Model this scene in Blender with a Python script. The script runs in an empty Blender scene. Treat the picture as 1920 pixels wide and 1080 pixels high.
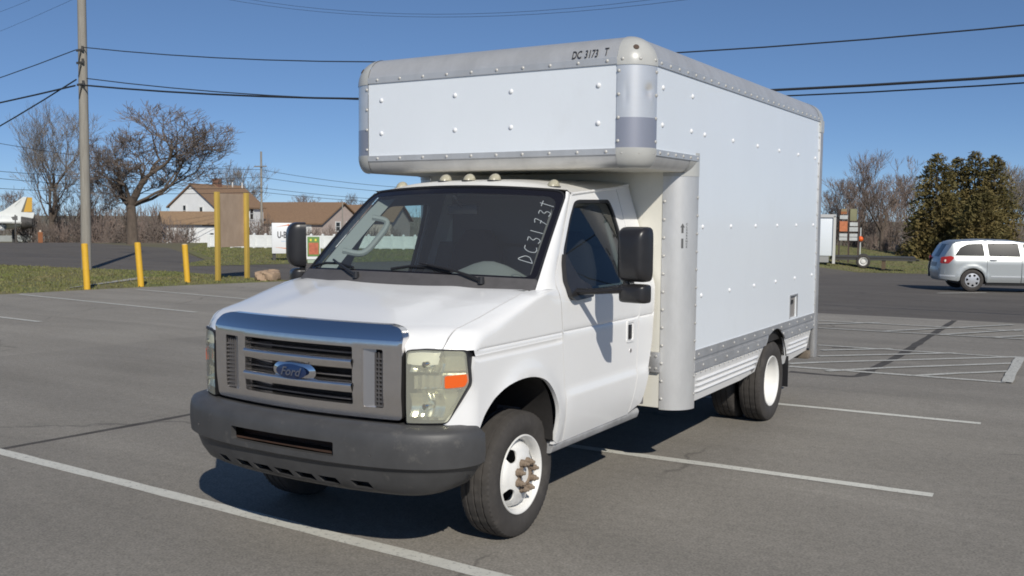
import bpy, bmesh, math, random
from math import sin, cos, pi, radians, sqrt, exp
from mathutils import Vector, Matrix
from mathutils.geometry import delaunay_2d_cdt
rnd = random.Random(7)
scene = bpy.context.scene
COL = scene.collection

# ------------------------------------------------------------------ camera
CAM = Vector((3.7775, -4.85626, 1.89257)); FPX = 1825.6
YAW, PITCH, ROLL = 0.54638, -0.07443, 0.00772
_fw = Vector((-sin(YAW)*cos(PITCH), cos(YAW)*cos(PITCH), sin(PITCH)))
_r = Vector((cos(YAW), sin(YAW), 0)); _u = _r.cross(_fw)
_rx = _r*cos(ROLL) + _u*sin(ROLL); _ux = -_r*sin(ROLL) + _u*cos(ROLL)
cd = bpy.data.cameras.new('camera'); cd.sensor_width = 36; cd.lens = FPX/1920*36
cd.clip_end = 3000; cd.clip_start = 0.05
co = bpy.data.objects.new('camera', cd); COL.objects.link(co)
m = Matrix((_rx, _ux, -_fw)).transposed().to_4x4(); m.translation = CAM; co.matrix_world = m
scene.camera = co

# ------------------------------------------------------------------ light
SUN = Vector((1.0, -0.95, 1.0)).normalized()          # towards the sun
el = math.asin(SUN.z); az = math.atan2(SUN.x, SUN.y)
w = bpy.data.worlds.new('World'); scene.world = w; w.use_nodes = True
nt = w.node_tree; bg = nt.nodes['Background']
sk = nt.nodes.new('ShaderNodeTexSky'); sk.sky_type = 'NISHITA'; sk.sun_disc = False
sk.sun_elevation = el; sk.sun_rotation = az
sk.air_density = 0.7; sk.dust_density = 0.0; sk.ozone_density = 10.0; sk.altitude = 3000
gm = nt.nodes.new('ShaderNodeGamma'); gm.inputs['Gamma'].default_value = 0.72   # a softer, evener clear sky
nt.links.new(sk.outputs['Color'], gm.inputs['Color']); nt.links.new(gm.outputs[0], bg.inputs['Color']); bg.inputs['Strength'].default_value = 0.133
sl = bpy.data.lights.new('sun', 'SUN'); sl.energy = 3.6; sl.angle = radians(0.53); sl.color = (1, 0.95, 0.86)
so = bpy.data.objects.new('sun', sl); COL.objects.link(so)
so.rotation_euler = (-SUN).to_track_quat('-Z', 'Y').to_euler(); so.location = SUN*60
vs = scene.view_settings; vs.view_transform = 'Standard'; vs.look = 'None'; vs.gamma = 1
vs.use_curve_mapping = False; vs.exposure = 0.11
scene.cycles.filter_width = 1.8; scene.cycles.max_bounces = 8; scene.cycles.transparent_max_bounces = 24

# ------------------------------------------------------------------ helpers: placing
def ray(px, py): return (_fw + _rx*((px-960)/FPX) + _ux*((540-py)/FPX))
def at_depth(px, py, d): return CAM + ray(px, py)*d
def on_plane(px, py, ax, val):
    d = ray(px, py); return CAM + d*((val-CAM[ax])/d[ax])
def gz(x, y): return -0.021*max(0, min(y-8, 6*(x+9+0.1*(y-8)), 72))-0.03*max(0, min(y-x-84, 60))
def on_ground(px, py):
    z = 0
    for _ in range(30):
        p = on_plane(px, py, 2, z); z = 0.5*z+0.5*gz(p.x, p.y)
    return p
def itp(x, xs, ys):
    if x <= xs[0]: return ys[0]
    for i in range(1, len(xs)):
        if x <= xs[i]: return ys[i-1]+(ys[i]-ys[i-1])*(x-xs[i-1])/(xs[i]-xs[i-1])
    return ys[-1]
def sm(a, b, x):
    t = min(1, max(0, (x-a)/(b-a))); return t*t*(3-2*t)

# ------------------------------------------------------------------ helpers: materials
MATS = {}
def mat(name, col, rough=0.6, metal=0.0, var=0.0, scale=4.0, bump=0.0, bscale=40.0, coat=0.0, col2=None, detail=6, spec=0.5, stretch=None, alpha_haze=None, dirt=None):
    """Principled surface; var mixes the colour towards col2 by noise, bump adds fine relief."""
    if name in MATS: return MATS[name]
    M = bpy.data.materials.new(name); M.use_nodes = True; t = M.node_tree; b = t.nodes['Principled BSDF']
    b.inputs['Base Color'].default_value = (*col, 1); b.inputs['Roughness'].default_value = rough
    b.inputs['Metallic'].default_value = metal; b.inputs['Specular IOR Level'].default_value = spec
    if coat: b.inputs['Coat Weight'].default_value = coat; b.inputs['Coat Roughness'].default_value = 0.06
    tc = t.nodes.new('ShaderNodeTexCoord'); mp = t.nodes.new('ShaderNodeMapping')
    if stretch: mp.inputs['Scale'].default_value = stretch
    t.links.new(tc.outputs['Object'], mp.inputs['Vector'])
    last = None
    if var or col2:
        n = t.nodes.new('ShaderNodeTexNoise'); n.inputs['Scale'].default_value = scale; n.inputs['Detail'].default_value = detail
        n.inputs['Roughness'].default_value = 0.65
        t.links.new(mp.outputs['Vector'], n.inputs['Vector'])
        r = t.nodes.new('ShaderNodeValToRGB')
        c2 = col2 or tuple(max(0, c*(1-var)) for c in col); c1 = col if col2 else tuple(min(1, c*(1+var)) for c in col)
        r.color_ramp.elements[0].position = 0.32; r.color_ramp.elements[1].position = 0.68
        r.color_ramp.elements[0].color = (*c2, 1); r.color_ramp.elements[1].color = (*c1, 1)
        t.links.new(n.outputs['Fac'], r.inputs['Fac']); last = r.outputs['Color']
        rr = t.nodes.new('ShaderNodeMapRange'); rr.inputs['To Min'].default_value = rough*1.12; rr.inputs['To Max'].default_value = rough*0.9
        t.links.new(n.outputs['Fac'], rr.inputs['Value']); t.links.new(rr.outputs[0], b.inputs['Roughness'])
    if dirt:                                              # (colour, scale, threshold, softness): patches of grime
        dc, ds, th, so_, am = dirt
        n2 = t.nodes.new('ShaderNodeTexNoise'); n2.inputs['Scale'].default_value = ds; n2.inputs['Detail'].default_value = 8
        n2.inputs['Roughness'].default_value = 0.7
        t.links.new(mp.outputs['Vector'], n2.inputs['Vector'])
        mr = t.nodes.new('ShaderNodeMapRange'); mr.inputs['From Min'].default_value = th; mr.inputs['From Max'].default_value = th+so_
        mr.inputs['To Max'].default_value = am
        t.links.new(n2.outputs['Fac'], mr.inputs['Value'])
        mx = t.nodes.new('ShaderNodeMix'); mx.data_type = 'RGBA'
        t.links.new(mr.outputs[0], mx.inputs['Factor'])
        if last: t.links.new(last, mx.inputs[6])
        else: mx.inputs[6].default_value = (*col, 1)
        mx.inputs[7].default_value = (*dc, 1); last = mx.outputs[2]
    if last: t.links.new(last, b.inputs['Base Color'])
    if bump:
        n = t.nodes.new('ShaderNodeTexNoise'); n.inputs['Scale'].default_value = bscale; n.inputs['Detail'].default_value = 5
        t.links.new(mp.outputs['Vector'], n.inputs['Vector'])
        bp = t.nodes.new('ShaderNodeBump'); bp.inputs['Strength'].default_value = bump; bp.inputs['Distance'].default_value = 0.02
        t.links.new(n.outputs['Fac'], bp.inputs['Height']); t.links.new(bp.outputs['Normal'], b.inputs['Normal'])
    MATS[name] = M; return M
def glass(name, tint, refl=0.5, haze=None, ior=1.5, rough=0.01):
    if name in MATS: return MATS[name]
    M = bpy.data.materials.new(name); M.use_nodes = True; t = M.node_tree; t.nodes.remove(t.nodes['Principled BSDF'])
    out = t.nodes['Material Output']
    tr = t.nodes.new('ShaderNodeBsdfTransparent'); tr.inputs['Color'].default_value = (*tint, 1)
    gl = t.nodes.new('ShaderNodeBsdfGlossy'); gl.inputs['Roughness'].default_value = rough
    fr = t.nodes.new('ShaderNodeFresnel'); fr.inputs['IOR'].default_value = ior
    mx = t.nodes.new('ShaderNodeMixShader')
    base = tr.outputs[0]
    if haze:
        df = t.nodes.new('ShaderNodeBsdfDiffuse'); df.inputs['Color'].default_value = (*haze[0], 1)
        m2 = t.nodes.new('ShaderNodeMixShader'); m2.inputs[0].default_value = haze[1]
        t.links.new(tr.outputs[0], m2.inputs[1]); t.links.new(df.outputs[0], m2.inputs[2]); base = m2.outputs[0]
    ge = t.nodes.new('ShaderNodeNewGeometry'); im = t.nodes.new('ShaderNodeMapRange'); im.inputs['To Min'].default_value = ior; im.inputs['To Max'].default_value = 1/ior
    t.links.new(ge.outputs['Backfacing'], im.inputs['Value']); t.links.new(im.outputs[0], fr.inputs['IOR'])   # same reflection from both sides of a thin pane
    t.links.new(fr.outputs[0], mx.inputs[0]); t.links.new(base, mx.inputs[1]); t.links.new(gl.outputs[0], mx.inputs[2])
    t.links.new(mx.outputs[0], out.inputs['Surface'])
    MATS[name] = M; return M

# ------------------------------------------------------------------ helpers: objects
def tag(o, label=None, cat=None, group=None, kind=None):
    if label: o['label'] = label
    if cat: o['category'] = cat
    if group: o['group'] = group
    if kind: o['kind'] = kind
    return o
def thing(name, label, cat, loc=(0, 0, 0), rz=0, group=None):
    o = bpy.data.objects.new(name, None); o.empty_display_size = 0.2; COL.objects.link(o)
    o.location = loc; o.rotation_euler = (0, 0, rz); return tag(o, label, cat, group)
def copy_tree(o, parent=None):
    c = o.copy(); COL.objects.link(c)
    if parent: c.parent = parent
    for ch in list(o.children): copy_tree(ch, c)
    return c
def pip(p, poly):
    x, y = p; ins = False; j = len(poly)-1
    for i in range(len(poly)):
        xi, yi = poly[i]; xj, yj = poly[j]
        if (yi > y) != (yj > y) and x < (xj-xi)*(y-yi)/(yj-yi)+xi: ins = not ins
        j = i
    return ins
def dens(poly, step, closed=True):
    out = []
    n = len(poly)
    for i in range(n if closed else n-1):
        a = poly[i]; b = poly[(i+1) % n]; k = max(1, int(math.ceil(math.dist(a, b)/step)))
        for q in range(k): out.append((a[0]+(b[0]-a[0])*q/k, a[1]+(b[1]-a[1])*q/k))
    if not closed: out.append(tuple(poly[-1]))
    return out
def rounded(poly, r, n=5):
    """round the corners of a closed 2-D polygon; r a number or a list"""
    out = []; N = len(poly)
    for i in range(N):
        p = Vector(poly[i]); a = Vector(poly[i-1]); b = Vector(poly[(i+1) % N])
        rr = r[i] if isinstance(r, (list, tuple)) else r
        if rr <= 0: out.append(tuple(p)); continue
        d1 = (a-p); d2 = (b-p); l1 = d1.length; l2 = d2.length; d1 /= l1; d2 /= l2
        k = min(rr, l1*0.48, l2*0.48); s = p+d1*k; e = p+d2*k
        for q in range(n+1):
            t = q/n; out.append(tuple(s*(1-t)**2+p*2*t*(1-t)+e*t*t))
    return out
def ell(cx, cy, rx, ry, n=24, a0=0): return [(cx+rx*cos(a0+2*pi*i/n), cy+ry*sin(a0+2*pi*i/n)) for i in range(n)]

class MB:
    def __init__(s): s.v = []; s.f = []; s.mi = []; s.cur = 0
    def add(s, vs, fs):
        k = len(s.v); s.v += [tuple(p) for p in vs]; s.f += [tuple(i+k for i in f) for f in fs]; s.mi += [s.cur]*len(fs); return s
    def box(s, c, d, rot=None):
        x, y, z = d[0]/2, d[1]/2, d[2]/2
        vs = [Vector((a, b, e)) for a in (-x, x) for b in (-y, y) for e in (-z, z)]
        if rot: R = Matrix.Rotation(rot[2], 3, 'Z') @ Matrix.Rotation(rot[1], 3, 'Y') @ Matrix.Rotation(rot[0], 3, 'X'); vs = [R @ q for q in vs]
        c = Vector(c)
        return s.add([q+c for q in vs], [(0, 1, 3, 2), (4, 6, 7, 5), (0, 4, 5, 1), (2, 3, 7, 6), (0, 2, 6, 4), (1, 5, 7, 3)])
    def tube(s, pts, r, seg=8, cap=True, ell_=1.0):
        pts = [Vector(p) for p in pts]; n = len(pts); rs = r if isinstance(r, (list, tuple)) else [r]*n
        vs = []; fs = []; prev = None
        for i, p in enumerate(pts):
            d = (pts[min(i+1, n-1)]-pts[max(i-1, 0)]).normalized()
            if prev is None:
                a = Vector((0, 0, 1)) if abs(d.z) < 0.9 else Vector((1, 0, 0))
                u = d.cross(a).normalized()
            else: u = (prev-d*prev.dot(d)).normalized()
            prev = u; v = d.cross(u)
            for k in range(seg): t = 2*pi*k/seg; vs.append(p+(u*cos(t)+v*sin(t)*ell_)*rs[i])
        for i in range(n-1):
            for k in range(seg): a = i*seg+k; b = i*seg+(k+1) % seg; fs.append((a, b, b+seg, a+seg))
        if cap: fs.append(tuple(range(seg-1, -1, -1))); fs.append(tuple((n-1)*seg+k for k in range(seg)))
        return s.add(vs, fs)
    def lathe(s, prof, seg=32, axis='X', c=(0, 0, 0), mod=None, a0=0, a1=2*pi):
        """prof: (along axis, radius)"""
        full = abs(a1-a0-2*pi) < 1e-6; vs = []; fs = []; N = seg if full else seg+1; c = Vector(c)
        for k in range(N):
            t = a0+(a1-a0)*k/seg
            for j, (h, r) in enumerate(prof):
                if mod: h, r = mod(k, j, h, r)
                a, b = r*cos(t), r*sin(t)
                vs.append(c+Vector({'X': (h, a, b), 'Y': (b, h, a), 'Z': (a, b, h)}[axis]))
        n = len(prof)
        for k in range(seg):
            k2 = (k+1) % N
            for j in range(n-1): fs.append((k*n+j, k2*n+j, k2*n+j+1, k*n+j+1))
        return s.add(vs, fs)
    def grid(s, fn, nu, nv):
        vs = [fn(i/nu, j/nv) for i in range(nu+1) for j in range(nv+1)]
        return s.add(vs, [(i*(nv+1)+j, (i+1)*(nv+1)+j, (i+1)*(nv+1)+j+1, i*(nv+1)+j+1) for i in range(nu) for j in range(nv)])
    def prism(s, poly, fn, h0, h1):
        """closed 2-D outline swept from h0 to h1; fn(a, b, h) -> 3-D"""
        n = len(poly); vs = [fn(a, b, h0) for a, b in poly]+[fn(a, b, h1) for a, b in poly]
        fs = [tuple(range(n-1, -1, -1)), tuple(range(n, 2*n))]+[(i, (i+1) % n, n+(i+1) % n, n+i) for i in range(n)]
        return s.add(vs, fs)
    def panel(s, outline, fn, holes=(), step=0.05, rows=(), thick=0.0, tdir=None, flip=False, keep=True):
        """curved sheet over a 2-D outline with holes; with thickness along tdir (vector or function)"""
        o = dens(outline, step); hs = [dens(h, step) for h in holes]
        pts = [Vector(p) for p in o]; ed = [(i, (i+1) % len(o)) for i in range(len(o))]
        for h in hs:
            k = len(pts); pts += [Vector(p) for p in h]; ed += [(k+i, k+(i+1) % len(h)) for i in range(len(h))]
        x0 = min(p[0] for p in o); x1 = max(p[0] for p in o); y0 = min(p[1] for p in o); y1 = max(p[1] for p in o)
        bnd = list(pts)
        def ok(q): return pip(q, o) and not any(pip(q, h) for h in hs)
        cell = {}
        for p in bnd: cell.setdefault((int(p[0]//step), int(p[1]//step)), []).append(p)
        def far(q, d):
            i, j = int(q[0]//step), int(q[1]//step)
            for a in (i-1, i, i+1):
                for b in (j-1, j, j+1):
                    for p in cell.get((a, b), ()):
                        if (p[0]-q[0])**2+(p[1]-q[1])**2 < d*d: return False
            return True
        nx = max(1, round((x1-x0)/step)); ny = max(1, round((y1-y0)/step))
        ysr = sorted(rows)
        for i in range(nx+1):
            x = x0+(x1-x0)*i/nx
            for j in range(ny+1):
                y = y0+(y1-y0)*j/ny
                if any(abs(y-r) < step*0.35 for r in ysr): continue
                q = (x, y)
                if ok(q) and far(q, step*0.4): pts.append(Vector(q))
            for r in ysr:
                q = (x, r)
                if ok(q) and far(q, step*0.15): pts.append(Vector(q))
        V, _, F, *_ = delaunay_2d_cdt(pts, ed, [], 0, 1e-6)
        F = [f for f in F if ok((sum(V[i][0] for i in f)/len(f), sum(V[i][1] for i in f)/len(f)))]
        P = [Vector(fn(v[0], v[1])) for v in V]
        if flip: F = [tuple(reversed(f)) for f in F]
        fs = [tuple(f) for f in F]; vs = list(P)
        if thick:
            n = len(P)
            T = [(tdir(v[0], v[1]) if callable(tdir) else Vector(tdir)) for v in V]
            vs += [p+t*thick for p, t in zip(P, T)]
            fs += [tuple(i+n for i in reversed(f)) for f in F]
            cnt = {}
            for f in F:
                for i in range(len(f)):
                    e = (f[i], f[(i+1) % len(f)]); cnt[e] = 1
            fs += [(b, a, a+n, b+n) for (a, b) in cnt if (b, a) not in cnt]
        return s.add(vs, fs)
    def build(s, name, mats, parent=None, angle=35, bevel=0, merge=0, label=None, kind=None, loc=None, segs=2, normals=True):
        me = bpy.data.meshes.new(name); me.from_pydata(s.v, [], s.f)
        ms = mats if isinstance(mats, (list, tuple)) else [mats]
        for q in ms: me.materials.append(q)
        if len(ms) > 1: me.polygons.foreach_set('material_index', s.mi)
        b = bmesh.new(); b.from_mesh(me)
        if merge: bmesh.ops.remove_doubles(b, verts=b.verts, dist=merge)
        if bevel:
            es = [e for e in b.edges if len(e.link_faces) == 2 and e.calc_face_angle(0) > radians(40)]
            bmesh.ops.bevel(b, geom=es, offset=bevel, segments=segs, affect='EDGES', profile=0.5, clamp_overlap=True)
        if normals: bmesh.ops.recalc_face_normals(b, faces=b.faces)
        b.to_mesh(me); b.free()
        if angle:
            me.polygons.foreach_set('use_smooth', [True]*len(me.polygons)); me.set_sharp_from_angle(angle=radians(angle))
        o = bpy.data.objects.new(name, me); COL.objects.link(o)
        if parent: o.parent = parent
        if loc: o.location = loc
        if label: o['label'] = label
        if kind: o['kind'] = kind
        return o
def share(src, parent=None, loc=None, rot=None, scale=None):
    o = src.copy(); COL.objects.link(o)
    if parent: o.parent = parent
    if loc is not None: o.location = loc
    if rot is not None: o.rotation_euler = rot
    if scale is not None: o.scale = scale
    return o
def text2d(txt, size=1.0, sx=1.0, shear=0.0, bold=0.0, align='CENTER'):
    c = bpy.data.curves.new('t', 'FONT'); c.body = txt; c.size = size; c.align_x = align; c.align_y = 'CENTER'
    c.shear = shear; c.offset = bold; c.resolution_u = 3
    o = bpy.data.objects.new('t', c); me = bpy.data.meshes.new_from_object(o)
    vs = [(v.co.x*sx, v.co.y) for v in me.vertices]; fs = [tuple(p.vertices) for p in me.polygons]
    bpy.data.objects.remove(o); bpy.data.curves.remove(c); bpy.data.meshes.remove(me)
    return vs, fs
def write(mb, txt, fn, **k):
    vs, fs = text2d(txt, **k); mb.add([fn(a, b) for a, b in vs], fs); return mb
def catmull(P, n=6):
    out = []
    for i in range(len(P)-1):
        p0, p1, p2, p3 = [Vector(P[max(0, min(len(P)-1, i+k))]) for k in (-1, 0, 1, 2)]
        for q in range(n):
            t = q/n; out.append(0.5*((2*p1)+(p2-p0)*t+(2*p0-5*p1+4*p2-p3)*t*t+(-p0+3*p1-3*p2+p3)*t**3))
    out.append(Vector(P[-1])); return out
def sheet(name, poly, lift, material, label=None, kind='structure', parent=None):
    """flat polygon laid on the ground, folded where the ground folds"""
    b = bmesh.new(); b.faces.new([b.verts.new((x, y, 0)) for x, y in poly])
    for co_, no in (((0, 8, 0), (0, 1, 0)), ((0, 80, 0), (0, 1, 0)), ((-9, 8, 0), (1, 0.1, 0)), ((3, 8, 0), (1, 0.1, 0)), ((-9, 8, 0), (6, -0.4, 0)), ((-84, 0, 0), (-1, 1, 0)), ((-144, 0, 0), (-1, 1, 0))):
        bmesh.ops.bisect_plane(b, geom=b.verts[:]+b.edges[:]+b.faces[:], plane_co=co_, plane_no=no, dist=1e-5)
    bmesh.ops.triangulate(b, faces=b.faces)
    for v in b.verts: v.co.z = gz(v.co.x, v.co.y)+lift
    bmesh.ops.recalc_face_normals(b, faces=b.faces)
    for f in b.faces:
        if f.normal.z < 0: f.normal_flip()
    me = bpy.data.meshes.new(name); b.to_mesh(me); b.free(); me.materials.append(material)
    o = bpy.data.objects.new(name, me); COL.objects.link(o)
    if parent: o.parent = parent
    return tag(o, label, None, None, kind)

# ------------------------------------------------------------------ materials
PAINT = mat('white_paint', (0.83, 0.825, 0.81), 0.30, coat=0.6, var=0.015, scale=2)
DIRTY = mat('cab_roof_paint', (0.76, 0.74, 0.69), 0.4, coat=0.3, dirt=((0.42, 0.33, 0.22), 3.0, 0.62, 0.15, 0.5))
PANEL = mat('box_panel_white', (0.775, 0.815, 0.85), 0.34, coat=0.25, var=0.018, scale=1.2, bump=0.03, bscale=90, dirt=((0.60, 0.60, 0.58), 1.1, 0.60, 0.25, 0.30), stretch=(1, 1, 0.5))
CREAM = mat('box_wall_cream', (0.74, 0.72, 0.64), 0.5, var=0.05, scale=3, dirt=((0.4, 0.36, 0.28), 4.0, 0.62, 0.2, 0.4))
ALU = mat('brushed_aluminium', (0.64, 0.635, 0.62), 0.40, metal=0.5, var=0.10, scale=5, stretch=(1, 1, 0.35), bump=0.04, bscale=25, dirt=((0.36, 0.33, 0.28), 3.0, 0.60, 0.25, 0.45))
ALU2 = mat('polished_aluminium', (0.76, 0.75, 0.73), 0.30, metal=0.55, var=0.04, scale=3, stretch=(1, 1, 4))
RAIL = mat('weathered_rail', (0.50, 0.50, 0.50), 0.5, metal=0.6, var=0.12, scale=6, dirt=((0.33, 0.30, 0.26), 5.0, 0.58, 0.2, 0.4))
CAPM = mat('grey_plastic_cap', (0.46, 0.46, 0.435), 0.32, var=0.05, scale=8, coat=0.2)
RIVET = mat('rivet_metal', (0.52, 0.51, 0.48), 0.5, metal=0.2)
RIVW = mat('rivet_white', (0.80, 0.81, 0.82), 0.35)
CHROME = mat('chrome', (0.80, 0.80, 0.82), 0.06, metal=1.0)
CHROMED = mat('chrome_plastic', (0.78, 0.755, 0.74), 0.17, metal=0.97, var=0.05, scale=12)
BLACK = mat('black_plastic', (0.022, 0.021, 0.022), 0.34, var=0.15, scale=9)
TRIM = mat('black_rubber_trim', (0.016, 0.016, 0.018), 0.5)
BUMP = mat('grey_bumper_plastic', (0.062, 0.0615, 0.062), 0.48, var=0.14, scale=5, bump=0.05, bscale=300, dirt=((0.16, 0.15, 0.135), 9.0, 0.58, 0.14, 0.5))
COWL = mat('cowl_plastic', (0.085, 0.080, 0.080), 0.6, var=0.15, scale=10)
UNDER = mat('chassis_black', (0.02, 0.018, 0.017), 0.8, var=0.3, scale=6)
RUST = mat('rusty_steel', (0.20, 0.10, 0.055), 0.85, col2=(0.09, 0.05, 0.035), scale=14, bump=0.3, bscale=40)
LUG = mat('lug_rust', (0.26, 0.20, 0.145), 0.8, col2=(0.15, 0.105, 0.075), scale=30, bump=0.2, bscale=60)
TYRE = mat('tyre_rubber', (0.052, 0.047, 0.043), 0.82, var=0.15, scale=12, dirt=((0.13, 0.115, 0.10), 6.0, 0.55, 0.25, 0.5))
RIM = mat('rim_white', (0.76, 0.75, 0.72), 0.42, var=0.04, scale=8, dirt=((0.40, 0.34, 0.28), 9.0, 0.63, 0.15, 0.4))
SEAT = mat('dark_seat_fabric', (0.035, 0.024, 0.028), 0.95)
DASH = mat('dash_grey', (0.19, 0.20, 0.19), 0.8)
PILLAR = mat('pillar_trim_grey', (0.27, 0.29, 0.285), 0.65)
LINER = mat('cab_liner_dark', (0.14, 0.135, 0.14), 0.9)
MARK = mat('marker_lens_faded', (0.40, 0.37, 0.27), 0.35, var=0.08, scale=20, coat=0.3)
INK = mat('black_ink', (0.03, 0.03, 0.034), 0.5)
CHALK = mat('white_marker_pen', (0.40, 0.43, 0.44), 0.7)
WSG = glass('windshield_glass', (0.86, 0.92, 0.90), ior=1.42, haze=((0.42, 0.43, 0.47), 0.065))
WDG = glass('door_glass', (0.60, 0.72, 0.70), ior=1.60)
LENS = glass('headlamp_lens', (0.90, 0.90, 0.78), haze=((0.84, 0.84, 0.70), 0.26), ior=1.40, rough=0.08)
REFL = mat('lamp_reflector', (0.88, 0.87, 0.80), 0.18, metal=1.0)
AMBER = mat('amber_lens', (0.80, 0.12, 0.012), 0.25, coat=0.4)
BLUE = mat('emblem_blue', (0.012, 0.028, 0.085), 0.2, coat=0.6)

# ------------------------------------------------------------------ ground, roads, markings
def asphalt(name, c1, c2, big, fine, cracks=0.0):
    M = mat(name, c1, 0.9, col2=c2, scale=big, detail=9, bump=0.35, bscale=fine, dirt=(tuple(c*0.62 for c in c2), 0.55, 0.60, 0.14, 0.55))
    t = M.node_tree; b = t.nodes['Principled BSDF']; src = b.inputs['Base Color'].links[0].from_socket
    tc = [n for n in t.nodes if n.type == 'TEX_COORD'][0]
    def noise(sc, det=4): n = t.nodes.new('ShaderNodeTexNoise'); n.inputs['Scale'].default_value = sc; n.inputs['Detail'].default_value = det; t.links.new(tc.outputs['Object'], n.inputs['Vector']); return n
    n = noise(70, 3); r = t.nodes.new('ShaderNodeMapRange'); r.inputs['From Min'].default_value = 0.3; r.inputs['From Max'].default_value = 0.7
    r.inputs['To Min'].default_value = 0.72; r.inputs['To Max'].default_value = 1.24; t.links.new(n.outputs['Fac'], r.inputs['Value'])
    n3 = noise(16, 5); r3 = t.nodes.new('ShaderNodeMapRange'); r3.inputs['From Min'].default_value = 0.3; r3.inputs['From Max'].default_value = 0.7
    r3.inputs['To Min'].default_value = 0.90; r3.inputs['To Max'].default_value = 1.09; t.links.new(n3.outputs['Fac'], r3.inputs['Value'])
    mu = t.nodes.new('ShaderNodeMath'); mu.operation = 'MULTIPLY'; t.links.new(r.outputs[0], mu.inputs[0]); t.links.new(r3.outputs[0], mu.inputs[1])
    # long faint tyre-polished streaks
    mp = t.nodes.new('ShaderNodeMapping'); mp.inputs['Scale'].default_value = (0.25, 1.6, 1); t.links.new(tc.outputs['Object'], mp.inputs['Vector'])
    n4 = t.nodes.new('ShaderNodeTexNoise'); n4.inputs['Scale'].default_value = 0.9; n4.inputs['Detail'].default_value = 6; n4.inputs['Distortion'].default_value = 0.6
    t.links.new(mp.outputs[0], n4.inputs['Vector']); r4 = t.nodes.new('ShaderNodeMapRange'); r4.inputs['From Min'].default_value = 0.35; r4.inputs['From Max'].default_value = 0.65
    r4.inputs['To Min'].default_value = 0.88; r4.inputs['To Max'].default_value = 1.06; t.links.new(n4.outputs['Fac'], r4.inputs['Value'])
    mu2 = t.nodes.new('ShaderNodeMath'); mu2.operation = 'MULTIPLY'; t.links.new(mu.outputs[0], mu2.inputs[0]); t.links.new(r4.outputs[0], mu2.inputs[1])
    # thin wandering cracks, broken up by noise
    vo = t.nodes.new('ShaderNodeTexVoronoi'); vo.feature = 'DISTANCE_TO_EDGE'; vo.inputs['Scale'].default_value = 0.28
    nd = noise(1.3, 5); ad = t.nodes.new('ShaderNodeMix'); ad.data_type = 'VECTOR'; ad.inputs['Factor'].default_value = 0.42
    t.links.new(tc.outputs['Object'], ad.inputs[4]); t.links.new(nd.outputs['Color'], ad.inputs[5]); t.links.new(ad.outputs[1], vo.inputs['Vector'])
    rc = t.nodes.new('ShaderNodeMapRange'); rc.inputs['From Min'].default_value = 0.0008; rc.inputs['From Max'].default_value = 0.0050; rc.inputs['To Min'].default_value = 0.66; rc.inputs['To Max'].default_value = 1.0
    t.links.new(vo.outputs['Distance'], rc.inputs['Value'])
    mk_ = noise(0.5, 3); rm = t.nodes.new('ShaderNodeMapRange'); rm.inputs['From Min'].default_value = 0.47; rm.inputs['From Max'].default_value = 0.54; t.links.new(mk_.outputs['Fac'], rm.inputs['Value'])
    lc = t.nodes.new('ShaderNodeMix'); lc.inputs[2].default_value = 1.0; t.links.new(rm.outputs[0], lc.inputs['Factor']); t.links.new(rc.outputs[0], lc.inputs[3])
    mu3 = t.nodes.new('ShaderNodeMath'); mu3.operation = 'MULTIPLY'; t.links.new(mu2.outputs[0], mu3.inputs[0]); t.links.new(lc.outputs[0], mu3.inputs[1]); mu2 = mu3
    vm = t.nodes.new('ShaderNodeVectorMath'); vm.operation = 'SCALE'; t.links.new(src, vm.inputs[0]); t.links.new(mu2.outputs[0], vm.inputs['Scale'])
    t.links.new(vm.outputs[0], b.inputs['Base Color']); return M
LOT = asphalt('lot_asphalt', (0.315, 0.290, 0.250), (0.265, 0.243, 0.208), 0.45, 220)
ROAD = asphalt('road_asphalt', (0.140, 0.124, 0.106), (0.112, 0.099, 0.086), 0.35, 200)
def paint_mat(name, col, wear):
    """road paint worn through to the asphalt in small flecks"""
    return mat(name, col, 0.75, var=0.06, scale=6, dirt=((0.24, 0.235, 0.22), 34.0, wear-0.03, 0.12, 0.9), bump=0.2, bscale=200)
LINE = paint_mat('line_paint', (0.60, 0.59, 0.53), 0.58)
LINEF = paint_mat('line_paint_faded', (0.54, 0.53, 0.48), 0.53)
TAR = mat('crack_tar', (0.088, 0.082, 0.077), 0.92, var=0.25, scale=5, spec=0.15)
TURF = mat('turf_soil', (0.115, 0.14, 0.034), 0.95, col2=(0.19, 0.155, 0.075), scale=0.7, detail=10, bump=0.6, bscale=30, dirt=((0.24, 0.20, 0.11), 2.2, 0.52, 0.2, 0.6))
EARTH = mat('far_ground', (0.13, 0.12, 0.06), 0.95, col2=(0.16, 0.13, 0.08), scale=0.2, detail=8)
CONC = mat('pale_concrete', (0.36, 0.35, 0.32), 0.9, var=0.1, scale=3)

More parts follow.
